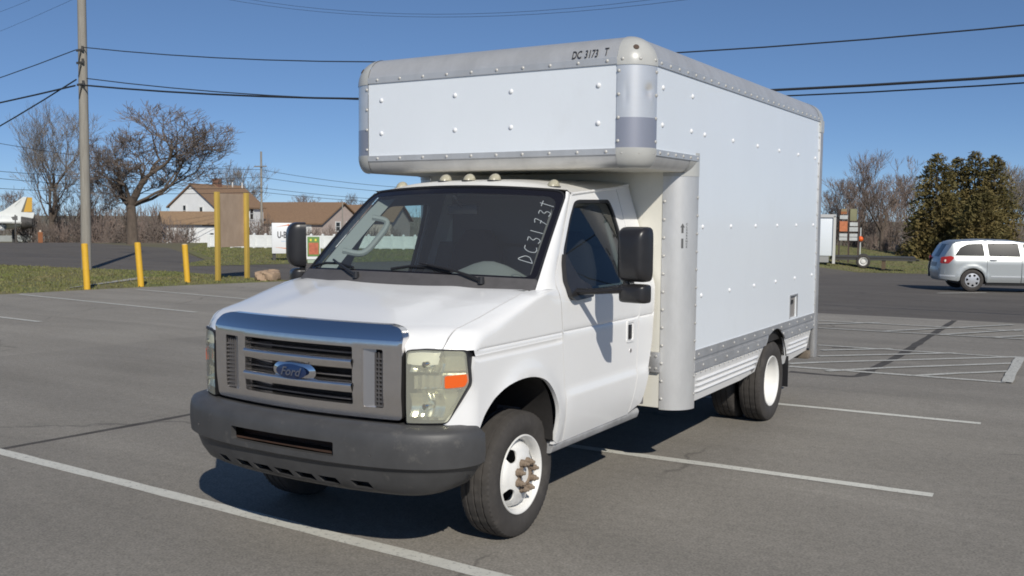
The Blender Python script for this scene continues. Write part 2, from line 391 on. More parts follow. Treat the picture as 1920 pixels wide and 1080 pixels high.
sheet('ground', [(-900, -700), (900, -700), (900, 1100), (-900, 1100)], -0.024, EARTH)
gp = lambda *L: [tuple(on_ground(*q)[:2]) for q in L]
EL, ER = gp((1535, 587), (1925, 607)); GL, GR_ = gp((1520, 499), (1760, 514))
sheet('road', [(-120, 15.2), (-17.5, 15.5), (EL[0], EL[1]-0.4), (ER[0], ER[1]-0.4), (60, ER[1]), (60, GR_[1]+6), GR_, GL, (-18, 33), (-24.2, 18.6), (-27.5, 22.5), (-39.5, 30.5), (-52, 33.5), (-90, 41), (-120, 44)], -0.012, ROAD)
lot_edge = [(-17.9, -40), (-17.9, 0), (-17.75, 8), (-17.3, 10.4), (-16.6, 13), (-15.7, 15.45), (-6, 14.9), EL, ER, (60, ER[1]), (60, -60), (-18, -60)]
sheet('parking_lot', lot_edge, 0.0, LOT)
sheet('lawn', [(-120, -40), (-18.2, -40), (-17.9, 0), (-17.75, 8), (-17.3, 10.4), (-16.6, 13), (-15.7, 15.45), (-22, 16.5), (-29, 15.2), (-120, 13)], -0.006, TURF)
sheet('far_lawn', [(-18, 33), (-24.2, 18.6), (-25.5, 19.6), (-27.5, 22.5), (-36.9, 29.2), (-46, 37.5), (-40, 47), (-20, 52), GL], -0.006, TURF)
sheet('verge', [(-20, 52), GL, GR_, (60, GR_[1]+6), (120, 90), (-30, 95)], -0.007, TURF)
sheet('kerb_strip', [(-18.3, 10.2), (-18.1, 9.9), (-19.6, 13.3), (-20.0, 13.4), (-19.9, 13.8), (-20.4, 13.9)], 0.012, CONC)

NS = [0]
def stripe(a, b, wd, name='parking_line', m=LINE, wob=0.006, lift=0.004):
    """painted stripe with slightly ragged sides"""
    a = Vector(a); b = Vector(b); d = b-a; L = d.length; d /= L; n = Vector((-d.y, d.x)); k = max(2, int(L/0.25))
    l1 = [a+d*L*i/k+n*(wd/2+rnd.uniform(-wob, wob)) for i in range(k+1)]
    l2 = [a+d*L*i/k-n*(wd/2+rnd.uniform(-wob, wob)) for i in range(k+1)]
    NS[0] += 1; return sheet(name, [tuple(p) for p in l1+l2[::-1]], lift+0.0006*NS[0]*(lift > 0), m)
stripe((-3.85, -0.478), (2.85, -0.700), 0.115)
stripe((-3.6, 2.03), (2.85, 2.24), 0.105)
stripe((-3.6, 4.66), (2.87, 5.01), 0.10)
stripe((-17.43, 8.27), (-10.96, 7.80), 0.11, m=LINEF)
stripe((-16.54, 10.75), (-10.3, 10.25), 0.11, m=LINEF)
stripe((-17.6, 5.40), (-11.8, 5.15), 0.11, m=LINEF)
stripe((-17.8, 2.7), (-12.0, 2.5), 0.11, m=LINEF)
LOT2 = asphalt('stall_asphalt', (0.272, 0.250, 0.216), (0.230, 0.211, 0.181), 0.40, 220)
q0, q1 = gp((0, 667), (380, 632)); dx_ = (q1[0]-q0[0])/(q1[1]-q0[1]); wav = [(q0[0]+dx_*(y-q0[1])+0.10*sin(y*0.9)+0.05*sin(y*2.3), y) for y in [-50+0.8*i for i in range(80)]]
sheet('stall_paving', wav+[(4.6, 13.95), (4.4, -50)], 0.002, LOT2)
def seam(pts, w_):
    pts = catmull([(x, y, 0) for x, y in pts], 5)
    l1 = []; l2 = []
    for i, p in enumerate(pts):
        d = (pts[min(i+1, len(pts)-1)]-pts[max(0, i-1)]).normalized(); n = Vector((-d.y, d.x, 0)); ww = w_*rnd.uniform(0.75, 1.2)/2
        l1.append(p+n*ww); l2.append(p-n*ww)
    return sheet('tar_seam', [(p.x, p.y) for p in l1+l2[::-1]], 0.003, TAR)
seam([(-3.74, -1.2), (-3.67, -0.44), (-3.58, 0.4), (-3.5, 1.29), (-3.42, 2.6), (-3.4, 5), (-3.3, 9), (-3.3, 14.5)], 0.085)
gp = lambda *L: [tuple(on_ground(*q)[:2]) for q in L]
seam(gp((1480, 697), (1560, 704), (1610, 705), (1640, 690), (1690, 665), (1720, 645), (1755, 623), (1790, 601)), 0.13)
seam(gp((1560, 652), (1600, 653)), 0.10)
# hatched no-parking area behind the truck
for a, b in [((1480, 688), (1885, 718)), ((1534, 648), (1916, 672)), ((1480, 683), (1910, 670)), ((1550, 697), (1905, 682)), ((1715, 706), (1898, 697)), ((1535, 669), (1792, 663)), ((1540, 658), (1672, 655)),
             ((1535, 602), (1920, 622)), ((1535, 616), (1920, 637)), ((1535, 609), (1650, 606)), ((1660, 622), (1900, 610)), ((1760, 629), (1920, 619)), ((1860, 634), (1920, 631))]:
    p, q = gp(a, b); stripe(p, q, 0.10, 'hatch_line', LINEF)
p, q = gp((1888, 719), (1913, 671)); stripe(p, q, 0.12, 'hatch_line', LINEF)
p, q = gp((1758, 549), (1850, 548)); stripe(p, q, 0.16, 'road_line', LINEF, lift=-0.008)
p, q = gp((1880, 545), (1960, 551)); stripe(p, q, 0.16, 'road_line', LINEF, lift=-0.008)

# grass blades on the lawns: tufts spread where the camera could see them
GRASS = mat('grass_blades', (0.125, 0.16, 0.032), 0.8, col2=(0.21, 0.175, 0.085), scale=0.55, detail=8)
def grass(name, region, n, hmax):
    mb = MB(); xs = [p[0] for p in region]; ys = [p[1] for p in region]; c = 0
    while c < n:
        x, y = rnd.uniform(min(xs), max(xs)), rnd.uniform(min(ys), max(ys))
        if not pip((x, y), region): continue
        c += 1; z = gz(x, y)-0.01; h = hmax*rnd.uniform(0.35, 1); a = rnd.uniform(0, 2*pi); wd = rnd.uniform(0.012, 0.03); l = h*rnd.uniform(0.1, 0.9); t = rnd.uniform(0, 2*pi)
        dx, dy = cos(a)*wd, sin(a)*wd
        mb.add([(x-dx, y-dy, z), (x+dx, y+dy, z), (x+cos(t)*l, y+sin(t)*l, z+h)], [(0, 1, 2)])
    o = mb.build(name, GRASS, angle=0, normals=False); tag(o, None, None, None, 'stuff')
    o['label'] = 'short patchy grass covering the strip of lawn'; return o
grass('grass', [(-34, -2), (-18.05, -2), (-17.9, 0), (-17.78, 8), (-17.35, 10.4), (-16.7, 13), (-16.0, 15.2), (-22, 16.2), (-34, 14.6)], 26000, 0.075)
grass('grass', [(-18.5, 33), (-24.2, 19.0), (-25.5, 20), (-27.5, 23), (-36.6, 29.5), (-45, 37.5), (-38, 44), (-20, 46)], 20000, 0.09)
grass('grass', [(GL[0]-3, GL[1]+2), (GL[0], GL[1]+0.3), (GR_[0], GR_[1]+0.3), (12, GR_[1]+2.5), (14, 72), (-14, 72)], 12000, 0.10)

# ================================================================== box truck: cab
TR = thing('box_truck', 'white cutaway box truck with overhead attic box parked across the bays', 'box truck', (0, 0, 0))
def F(x):
    x = abs(x)
    return -0.945+0.153*x*x if x < 0.7 else -0.870+0.214*(x-0.7)+1.6*(x-0.7)**2
def WF(y):
    return 1.0 if y >= -0.665 else 0.7+(-0.214+sqrt(max(0.0458+6.4*(y+0.87), 1e-4)))/3.2
def Zc(y): return itp(y, [-0.95, -0.84, -0.78, -0.47, -0.25, -0.02, 0.12, 0.4], [1.265, 1.285, 1.30, 1.368, 1.415, 1.458, 1.470, 1.48])
def SHf(y): return itp(y, [-0.45, 0.10], [0.14, 0.045])
def H(x, y):
    x = abs(x); wv = max(WF(y), x/0.995)
    z = Zc(y)-SHf(y)*(1-(1-(x/wv)**4)**0.25)
    z += 0.010*sm(0.62, 0.40, x)*sm(-0.80, -0.5, y) if x < 0.62 else 0
    t = min(1, max(0, (y-F(x))/0.13)); k = sm(0.60, 0.72, x)*0.085+0.012
    return z-k*(1-sqrt(max(0, 1-(1-t)**2)))
def SX(y, z):
    W = WF(y); zc = Zc(y); sh_ = SHf(y); zb = zc-sh_
    sup = W if z <= zb else W*(1-min(0.999, (z-zb)/sh_)**4)**0.25
    tum = 1.0 if z < 1.36 else (1.0-0.31*(z-1.36)*min(1, (z-1.36)/0.12) if z < 1.48 else 1.0-0.31*(z-1.36))
    k = sm(0.02, 0.27, y); x = sup*(1-k)+tum*k
    x -= 0.009*exp(-((z-1.188)/0.006)**2)*sm(-0.66, -0.58, y)
    x += 0.012*(1-sm(0.797, 0.813, z))*sm(0.25, 0.45, y)
    if z < 0.80: x -= 0.05*((0.80-z)/0.3)**2
    e = sqrt(((y+0.12)/0.40)**2+((z-0.53)/0.455)**2)
    x += 0.020*exp(-((e-1.03)/0.13)**2)*sm(0.42, 0.30, y)
    return x
def side_fn(s, off=0.0): return lambda y, z: (s*(SX(y, z)+off), y, z)
ROWS = (1.174, 1.181, 1.188, 1.195, 1.202, 0.794, 0.816)
# --- hood
xe_pts = [(-0.786, 0.866), (-0.77, 0.872), (-0.75, 0.88), (-0.62, 0.893), (-0.47, 0.899), (-0.25, 0.903), (-0.03, 0.906), (0.075, 0.91)]
def xe(y): return itp(y, [p[0] for p in xe_pts], [p[1] for p in xe_pts])
front = [(-0.862+1.724*i/60, 0) for i in range(61)]
front = [(x, F(x)+(0.045 if abs(x) < 0.66 else 0.045+(0.004-0.045)*sm(0.66, 0.72, abs(x)))) for x, _ in front]
ys_ = [-0.77, -0.75, -0.7, -0.62, -0.47, -0.25, -0.1, 0.0, 0.06]
rear = [(x/10, -0.05+0.15*(x/9)**2) for x in range(8, -9, -1)]
hood_out = front+[(xe(y)-0.007, y) for y in ys_]+rear+[(-xe(y)+0.007, y) for y in ys_[::-1]]
hood = MB().panel(hood_out, lambda x, y: (x, y, H(x, y)), step=0.035, thick=0.02, tdir=(0, 0, -1)).build('hood', PAINT, TR, angle=50)
# --- fenders
arch = [tuple(q_)[:2] for q_ in catmull([(y_, z_, 0) for y_, z_ in [(-0.62, 0.745), (-0.565, 0.825), (-0.50, 0.882), (-0.444, 0.918), (-0.337, 0.961), (-0.20, 0.978), (-0.045, 0.968), (0.081, 0.929), (0.165, 0.86), (0.215, 0.79), (0.245, 0.72), (0.258, 0.653), (0.262, 0.58), (0.262, 0.505)]], 3)]
B1 = [(0.932+0.043*0, -0.725), (0.955, -0.69), (0.972, -0.655)]+[(0.975, -0.625+0.725*i/24) for i in range(25)]
for s in (1, -1):
    mb = MB()
    # shoulder: one structured loft from the hood line over the roll to the belt, so the highlight runs clean
    NU, NA = 70, 14; LV = (0.2, 0.4, 0.6, 0.8, 1.0); ZL = (1.1985, 1.1930, 1.1880, 1.1830, 1.1775, 1.168, 1.155); NV = NA+len(LV)+len(ZL)
    def fend(i, jj, s=s):
        jn = int(round(jj*NV)); y = -0.786+i*1.060
        def sect(y):
            W = WF(y); zc = Zc(y); sh = SHf(y); zb = zc-sh; x0 = xe(y) if y < 0.075 else 0.91+0.065*min(1, (y-0.075)/0.19)
            th0 = math.acos(min(0.9999, (x0/W)**2)); zt = max(zb, 1.205); th1 = math.asin(min(1, max(0, (zt-zb)/sh)**2))
            if jn <= NA: th = th0+(th1-th0)*jn/NA; z = zb+sh*sqrt(max(0.0, sin(th)))
            elif jn <= NA+len(LV): z = zt+(1.205-zt)*LV[jn-NA-1]
            else: z = ZL[jn-NA-len(LV)-1]
            x = W*(1-min(0.999, max(0, (z-zb)/sh))**4)**0.25 if z > zb else W
            if jn == 0: x = x0; z = H(x0, y)
            elif z > zb:
                t = min(1, max(0, (y-F(min(x, W)))/0.13)); z -= (sm(0.60, 0.72, x)*0.085+0.012)*(1-sqrt(max(0, 1-(1-t)**2)))*sm(1.17, 1.24, z)
            return x, z
        x, z = sect(y)
        if y > 0.0:
            ye = itp(z, [1.15, 1.2, 1.42, 1.452], [0.305, 0.300, 0.272, 0.268]); y = y+(ye-0.274)*sm(0.0, 0.274, y); x, z = sect(y)
        k = sm(0.05, 0.27, y); tum = 1.0 if z < 1.36 else (1.0-0.31*(z-1.36)*min(1, (z-1.36)/0.12) if z < 1.48 else 1.0-0.31*(z-1.36))
        x = min(x, tum)*k+x*(1-k)
        x -= 0.005*exp(-((z-1.188)/0.005)**2)*sm(-0.64, -0.56, y)
        if jn == NV: x = SX(y, 1.155)
        return (s*x, y, z if y > -0.66 else max(z, 1.193-0.003*(1-jn/NV)))
    mb.grid(fend, NU, NV)
    low_ = [(p[1], p[2]) for p in [fend(i/NU, 1.0) for i in range(NU+1)] if p[1] > -0.662]
    so_ = [(0.385, 0.50), (0.355, 0.70), (0.325, 0.94)]+[q for q in low_[::-1]]+[(-0.664, 1.1), (-0.660, 1.0), (-0.70, 0.92), (-0.762, 0.81), (-0.768, 0.745)]+arch
    mb.panel(so_, side_fn(s), step=0.04, rows=ROWS[5:], thick=0.025, tdir=(-s, 0, 0))
    mb.build('fender', PAINT, TR, angle=40, merge=0.003)
    # wheel-arch liner behind the opening
    ar = MB(); pts = [(-0.66, 0.50)]+[(y-0.02, z+0.015) for y, z in arch[1:-1]]+[(0.30, 0.50)]
    n = len(pts); ar.add([(s*0.975, y, z) for y, z in pts]+[(s*0.58, y, z) for y, z in pts], [(i, i+1, n+i+1, n+i) for i in range(n-1)]+[tuple(range(n, 2*n))])
    ar.build('wheel_arch_liner', UNDER, TR)
# black tube standing in for the shade in the gap along the hood line
for s in (1, -1):
    b = MB(); b.tube([(s*(xe(y)-0.0035), y, H(xe(y), y)-0.009) for y in [-0.78+0.03*i for i in range(29)]], 0.0058, 6); b.build('hood_gap_shade', TRIM, hood)
# --- doors
win = [(0.385, 1.432), (0.40, 1.51), (0.482, 1.676), (0.578, 1.774), (0.68, 1.88), (0.80, 1.985), (0.87, 2.000), (1.34, 2.008), (1.372, 1.93), (1.385, 1.80), (1.385, 1.425), (1.36, 1.397), (0.55, 1.397)]
win = rounded(win, 0.03, 3)
gl_out = [(0.47, 1.53), (0.50, 1.64), (0.60, 1.765), (0.70, 1.87), (0.81, 1.965), (0.87, 1.978), (1.325, 1.985), (1.350, 1.92), (1.360, 1.80), (1.360, 1.43), (0.74, 1.425), (0.66, 1.435)]
gl_out = rounded(gl_out, 0.03, 3)
door_out = [(0.394, 0.50), (0.363, 0.70), (0.332, 0.94), (0.307, 1.2), (0.278, 1.46), (0.300, 1.52), (0.51, 1.742), (0.777, 2.024), (0.80, 2.035), (1.1, 2.055), (1.50, 2.088), (1.492, 1.85), (1.47, 1.5), (1.450, 1.28), (1.425, 1.16), (1.402, 0.83), (1.345, 0.505)]
for s in (1, -1):
    d = MB().panel(door_out, side_fn(s), holes=[win], step=0.045, rows=ROWS, thick=0.03, tdir=(-s, 0, 0)).build('door', PAINT, TR, angle=40)
    MB().panel([(y*0.98+0.02, z) for y, z in door_out], side_fn(s, -0.075), holes=[rounded([(0.50, 1.43), (0.62, 1.76), (0.82, 1.95), (1.33, 1.97), (1.35, 1.43)], 0.05)], step=0.08, thick=0.01, tdir=(-s, 0, 0)).build('door_trim', LINER, d)
    MB().panel(win, side_fn(s, -0.004), holes=[gl_out], step=0.05, thick=0.02, tdir=(-s, 0, 0)).build('window_seal', TRIM, d)
    MB().panel(gl_out, side_fn(s, -0.014), step=0.08).build('window_glass', WDG, d)
    # mirror sail: black triangular plate in the front corner of the window
    MB().panel(rounded([(0.368, 1.40), (0.372, 1.50), (0.41, 1.60), (0.455, 1.665), (0.48, 1.60), (0.55, 1.50), (0.66, 1.455), (0.665, 1.385), (0.42, 1.375)], 0.02, 3), side_fn(s, 0.004), step=0.05, thick=0.03, tdir=(s, 0, 0)).build('mirror_base', BLACK, d, bevel=0.006)
    b = MB(); dp = dens(door_out, 0.06); b.tube([(s*(SX(y, z)-0.022), (y-0.9)*1.008+0.9-0.001, z) for y, z in dp+dp[:1]], 0.010, 6); b.build('door_gap_shade', TRIM, d)  # black ribbon behind the door gaps, added to darken them like shade
    h = MB()
    X = SX(1.29, 1.09)
    h.panel(rounded([(1.228, 1.025), (1.228, 1.175), (1.345, 1.175), (1.345, 1.025)], 0.015, 3), lambda y, z: (s*(X+0.006), y, z), holes=[rounded([(1.242, 1.04), (1.242, 1.16), (1.331, 1.16), (1.331, 1.04)], 0.012, 3)], step=0.06, thick=0.02, tdir=(-s, 0, 0))
    ho = h.build('door_handle', PAINT, d)
    p = MB(); p.box((s*(X-0.012), 1.286, 1.10), (0.012, 0.088, 0.118)); p.build('handle_recess', BLACK, d)
    p = MB(); p.box((s*(X+0.004), 1.275, 1.098), (0.014, 0.045, 0.10)); p.build('handle_paddle', BLACK, d, bevel=0.004)
    p = MB(); p.lathe([(-0.004, 0.015), (0.004, 0.014), (0.0045, 0.0)], 12); p.build('lock', CHROMED, d, loc=(s*(SX(1.297, 0.965)+0.001), 1.297, 0.965))
    # cab corner strip behind the door
    st = [(1.356, 0.515), (1.411, 0.83), (1.434, 1.16), (1.459, 1.28), (1.479, 1.5), (1.501, 1.85), (1.51, 2.092), (1.73, 2.118), (1.735, 1.7), (1.705, 1.25), (1.675, 1.0), (1.60, 0.765), (1.54, 0.56)]
    MB().panel(st, side_fn(s), step=0.05, rows=ROWS, thick=0.03, tdir=(-s, 0, 0)).build('cab_corner', PAINT, TR, angle=40)
    # sill / step under the door
    q = MB(); q.prism(rounded([(0.90, 0.44), (0.945, 0.445), (0.962, 0.49), (0.95, 0.515), (0.90, 0.515)], 0.01, 2), lambda a, b, h_: (s*a, h_, b), 0.275, 1.55); q.build('sill', mat('sill_grey', (0.34, 0.34, 0.34), 0.55, var=0.2, scale=8), TR)
    q = MB()
    q.tube([(s*(SX(y, z)+0.004), y, z) for y, z in [(0.79, 2.036), (1.1, 2.062), (1.5, 2.094), (1.72, 2.122)]], 0.010, 6)
    q.build('drip_rail', PAINT, TR)
# --- windshield surface
def WS(u, v, off=0.0):
    B = Vector((0.925*u, -0.055+0.155*u*u, 1.462-0.012*u*u)); T = Vector((0.797*u, 0.635+0.10*u*u, 2.085-0.032*u*u))
    p = B.lerp(T, v); n = Vector((0.25*u, -0.70, 0.68)).normalized()
    return p+n*(0.03*v*(1-v)*4*0.5+off)
ws_out = rounded([(-1, 0.0), (1, 0.0), (1, 1.0), (-1, 1.0)], [0.03, 0.10, 0.12, 0.12], 6)
gl = rounded([(-0.985, 0.085), (0.985, 0.085), (0.985, 0.985), (-0.985, 0.985)], [0.04, 0.06, 0.10, 0.10], 6)
clear = rounded([(-0.945, 0.115), (0.945, 0.115), (0.945, 0.92), (-0.945, 0.92)], [0.03, 0.05, 0.12, 0.12], 6)
wsd = MB().panel(clear, lambda u, v: WS(u, v), step=0.08).build('windshield', WSG, TR, angle=60)
MB().panel(gl, lambda u, v: WS(u, v, 0.001), holes=[clear], step=0.05).build('windshield_border', mat('frit_black', (0.012, 0.011, 0.014), 0.12), wsd, angle=60)
MB().panel(ws_out, lambda u, v: WS(u, v, 0.006), holes=[gl], step=0.05, thick=0.02, tdir=(0, 0.6, -0.6)).build('windshield_seal', TRIM, wsd, angle=50)
cw = [(-1.0, -0.015), (1.0, -0.015), (0.995, 0.09), (-0.995, 0.09)]
MB().panel(rounded(cw, [0.01, 0.05, 0.02, 0.02]), lambda u, v: WS(u, v, 0.012), step=0.05, thick=0.03, tdir=(0, 0.5, -0.5)).build('cowl', COWL, TR, angle=50)
for L in ([(0.645, 0.035), (0.44, 0.105), (0.15, 0.16)], [(-0.36, 0.03), (-0.55, 0.105), (-0.70, 0.165)]):
    a = MB(); a.tube([WS(u, v, 0.03) for u, v in catmull([(p[0], p[1], 0) for p in L], 4) for u, v in [(u, v)]] if False else [WS(p.x, p.y, 0.035) for p in catmull([(p[0], p[1], 0) for p in L], 4)], [0.011]*3+[0.008]*6, 6)
    a.lathe([(-0.01, 0), (-0.01, 0.022), (0.03, 0.018), (0.03, 0)], 10, 'Z', WS(L[0][0], L[0][1], 0.02))
    ao = a.build('wiper_arm', BLACK, TR)
    e = L[2]; b = MB(); sg = 1
    b.tube([WS(e[0]+du, 0.145+0.02*cos(du*6)+0.03*abs(du) if False else e[1]-0.012+dv, 0.012) for du, dv in ((-0.24, -0.03), (-0.1, 0.0), (0.05, 0.0), (0.24, -0.035))], 0.009, 5)
    b.build('wiper_blade', TRIM, ao)
# hand-written number on the glass, reading upward along the pillar
S = {'D': [[(0, 0), (0.05, 1), (0.3, 0.95), (0.6, 0.62), (0.5, 0.25), (0.0, 0.0)]], 'C': [[(0.6, 0.95), (0.25, 0.9), (0.02, 0.5), (0.1, 0.1), (0.35, 0.0), (0.65, 0.08)]],
     '3': [[(0.05, 0.95), (0.5, 0.95), (0.25, 0.55), (0.55, 0.35), (0.4, 0.02), (0.0, 0.08)]], '1': [[(0.1, 1.0), (0.12, 0.0)]], '7': [[(0, 0.95), (0.5, 1.0), (0.15, 0.0)], [(0.08, 0.5), (0.45, 0.52)]],
     'T': [[(-0.1, 0.98), (0.6, 1.0)], [(0.25, 1.2), (0.22, 0.0)]]}
p0 = Vector((0.925, 0.235, 0)); p1 = Vector((0.935, 0.88, 0)); ax = (p1-p0); L_ = ax.length; ax.normalize(); up = Vector((-0.985, 0.16, 0)).normalized()
cur = 0.0; adv = 0.145
for i, ch in enumerate('DC3173T'):
    wr = MB()
    for st in S[ch]:
        pts = catmull([(a, b, 0) for a, b in st], 4) if len(st) > 2 else [Vector((a, b, 0)) for a, b in st]
        P = []
        for q in pts:
            c = p0+ax*((i+q.x*0.88+q.y*0.12)/7*L_)+up*(q.y*0.098+rnd.uniform(-0.002, 0.002)); P.append(WS(c.x, c.y, 0.004))
        wr.tube(P, 0.0027, 4)
    wr.build('written_letter', CHALK, wsd, kind='stuff' if ch in '7T' else None)
# --- A pillars between windshield and door
for s in (1, -1):
    e2 = [(0.262, 1.452), (0.292, 1.524), (0.40, 1.638), (0.505, 1.748), (0.64, 1.89), (0.772, 2.03)]
    mb = MB()
    def ap(i, j):
        v = i*5; k = min(4, int(v)); t = v-k; y = e2[k][0]*(1-t)+e2[k+1][0]*t; z = e2[k][1]*(1-t)+e2[k+1][1]*t
        Q = Vector((s*SX(y, z), y, z)); A = WS(s*1.0, i*1.0, 0.004) if i < 1 else WS(s*0.985, 0.99, 0.004)
        return A.lerp(Q, j)+Vector((s*0.012, -0.008, 0.004))*sin(pi*j)
    mb.grid(ap, 12, 4); mb.build('a_pillar', PAINT, TR, angle=60)
# --- roof
def roof(u, t):
    u = 2*u-1; yf = 0.628+0.10*u*u; y = yf+(1.735-yf)*t**1.3
    zf = 2.094-0.034*u*u; ze = itp(y, [0.7, 1.1, 1.735], [2.036, 2.062, 2.124]); zcn = itp(y, [0.62, 0.68, 0.78, 1.1, 1.735], [2.094, 2.116, 2.132, 2.150, 2.168])
    x = u*itp(y, [0.6, 0.8, 1.735], [0.795, 0.792, 0.765]); z = zcn-(zcn-ze)*abs(u)**3
    k = sm(0, 0.12, t); return (x, y, zf*(1-k)+z*k if t < 0.12 else z)
MB().grid(roof, 28, 22).build('cab_roof', DIRTY, TR, angle=60)
MB().grid(lambda a, b: (lambda p: (p[0]*0.97, p[1], p[2]-0.05))(roof(a, b)), 8, 8).build('headliner', LINER, TR)
for x, y, z in ((0, 0.775, 2.128), (0.205, 0.78, 2.127), (-0.205, 0.78, 2.127), (0.632, 0.835, 2.083), (-0.632, 0.835, 2.083)):
    b = MB(); b.grid(lambda a, c: (0.040*cos(2*pi*a)*cos(c*pi/2)*1.0, 0.052*sin(2*pi*a)*cos(c*pi/2)+0.014*c, 0.050*sin(c*pi/2)), 16, 6)
    mo = b.build('marker_light', MARK, TR, loc=(x, y, z), merge=0.0005)
    MB().prism(ell(0, 0, 0.048, 0.062, 16), lambda a, c, h_: (a, c, h_), -0.015, 0.004).build('marker_base', BLACK, mo)
# --- grille
def FR(x, z):                                             # chrome frame face: leans back and rolls over at the top
    k = max(0, z-1.235)
    return F(x)-0.004+0.06*(max(0, 0.95-z)/0.13)*0.25+1.1*k*k/0.09*0.10*3 + (0.35*k)
def frame_fn(x, z): return (x, FR(x, z), z)
fo = rounded([(-0.684, 0.818), (0.684, 0.818), (0.692, 1.20), (0.698, 1.255), (0.664, 1.300), (0.59, 1.316), (0, 1.318), (-0.59, 1.316), (-0.664, 1.300), (-0.698, 1.255), (-0.692, 1.20)], [0.03, 0.03, 0.02, 0.02, 0.03, 0.02, 0, 0.02, 0.03, 0.02, 0.02], 4)
cen = rounded([(-0.398, 0.884), (0.398, 0.884), (0.398, 1.193), (-0.398, 1.193)], 0.012, 3)
ins = lambda s: rounded([(s*0.462, 0.878), (s*0.583, 0.878), (s*0.583, 1.188), (s*0.462, 1.188)], 0.012, 3)
GR = MB().panel(fo, frame_fn, holes=[cen, ins(1), ins(-1)], step=0.03, rows=(1.235, 1.25, 1.265, 1.28, 1.295, 1.31), thick=0.05, tdir=(0, 1, 0)).build('grille', CHROMED, TR, angle=38)
MB().panel(rounded([(-0.68, 1.237), (0.68, 1.237), (0.695, 1.258), (0.661, 1.298), (0.588, 1.315), (-0.588, 1.315), (-0.661, 1.298), (-0.695, 1.258)], 0.015, 3), lambda x, z: (x, FR(x, z)-0.003, z), step=0.03, rows=(1.25, 1.265, 1.28, 1.295, 1.305)).build('grille_top_band', CHROME, GR, angle=60)
for z0, z1 in ((0.946, 1.004), (1.074, 1.132)):
    sl_ = MB(); zm = (z0+z1)/2; hh = (z1-z0)/2
    prof = [(-0.017, -hh*0.92), (-0.024, -hh*0.3), (-0.031, hh*0.35), (-0.028, hh*0.62), (-0.014, hh*0.92), (0.03, hh*1.05), (0.03, -hh), (-0.008, -hh)]
    n = len(prof); N = 24
    vs = [((-0.40+0.80*i/N), F(-0.40+0.80*i/N)+a+0.012, zm+b) for i in range(N+1) for a, b in prof]
    sl_.add(vs, [(i*n+j, (i+1)*n+j, (i+1)*n+(j+1) % n, i*n+(j+1) % n) for i in range(N) for j in range(n)]); sl_.build('grille_slat', CHROMED, GR, angle=50)
for z0 in (0.902, 1.025, 1.152):
    b = MB(); N = 12
    vs = [((-0.40+0.80*i/N), F(-0.40+0.80*i/N)+a, z0+c) for i in range(N+1) for a, c in ((0.045, -0.004), (0.045, 0.004), (0.07, 0.004), (0.07, -0.004))]
    b.add(vs, [(i*4+j, (i+1)*4+j, (i+1)*4+(j+1) % 4, i*4+(j+1) % 4) for i in range(N) for j in range(4)]); b.build('grille_bar', COWL, GR)
bk = MB(); bk.grid(lambda a, b: ((a-0.5)*1.34, F((a-0.5)*1.34)+0.13, 0.82+0.40*b), 16, 2); bk.build('radiator_screen', mat('radiator_dark', (0.018, 0.015, 0.015), 0.7, var=0.3, scale=40), GR)
for s in (1, -1):
    b = MB()
    b.panel([(s*0.462, 0.878), (s*0.525, 0.878), (s*0.525, 1.188), (s*0.462, 1.188)], lambda x, z: (x, F(x)+0.004+0.020*(abs(x)-0.462)/0.063, z), step=0.05); b.build('vent_cheek', mat('satin_chrome', (0.50, 0.48, 0.47), 0.38, metal=0.9), GR)
    g = MB(); x0, x1, z0, z1 = 0.524, 0.585, 0.885, 1.135
    for i in range(4): x = x0+(x1-x0)*i/3; g.box((s*x, F(x)+0.022, (z0+1.17)/2), (0.007, 0.012, 1.17-z0))
    for j in range(12): z = z0+(z1-z0)*j/11; g.box((s*(x0+x1)/2, F(0.555)+0.020, z), (x1-x0, 0.012, 0.008))
    g.build('vent_mesh', COWL, GR)
    g = MB(); g.box((s*0.555, F(0.555)+0.055, 1.03), (0.085, 0.004, 0.32)); g.build('vent_back', TRIM, GR)
em = MB(); em.grid(lambda a, r: (0.158*cos(2*pi*a)*r, -0.952-0.022*cos(r*pi/2)+0.01, 1.031+0.064*sin(2*pi*a)*r), 32, 8)
eo = em.build('emblem', CHROME, GR, merge=0.0005, angle=60)
e2_ = MB(); e2_.grid(lambda a, r: (0.112*cos(2*pi*a)*r, -0.9705-0.008*cos(r*pi/2)+0.003, 1.031+0.041*sin(2*pi*a)*r), 32, 4); e2_.build('emblem_field', BLUE, eo, merge=0.0005, angle=60)
t = MB(); write(t, 'Ford', lambda a, b: (a, -0.9775-0.003*cos(a*13), 1.031+b), size=0.066, sx=1.12, shear=0.35, bold=0.001); t.build('emblem_lettering', mat('silver_ink', (0.15, 0.16, 0.20), 0.35, metal=0.5), eo, angle=0)
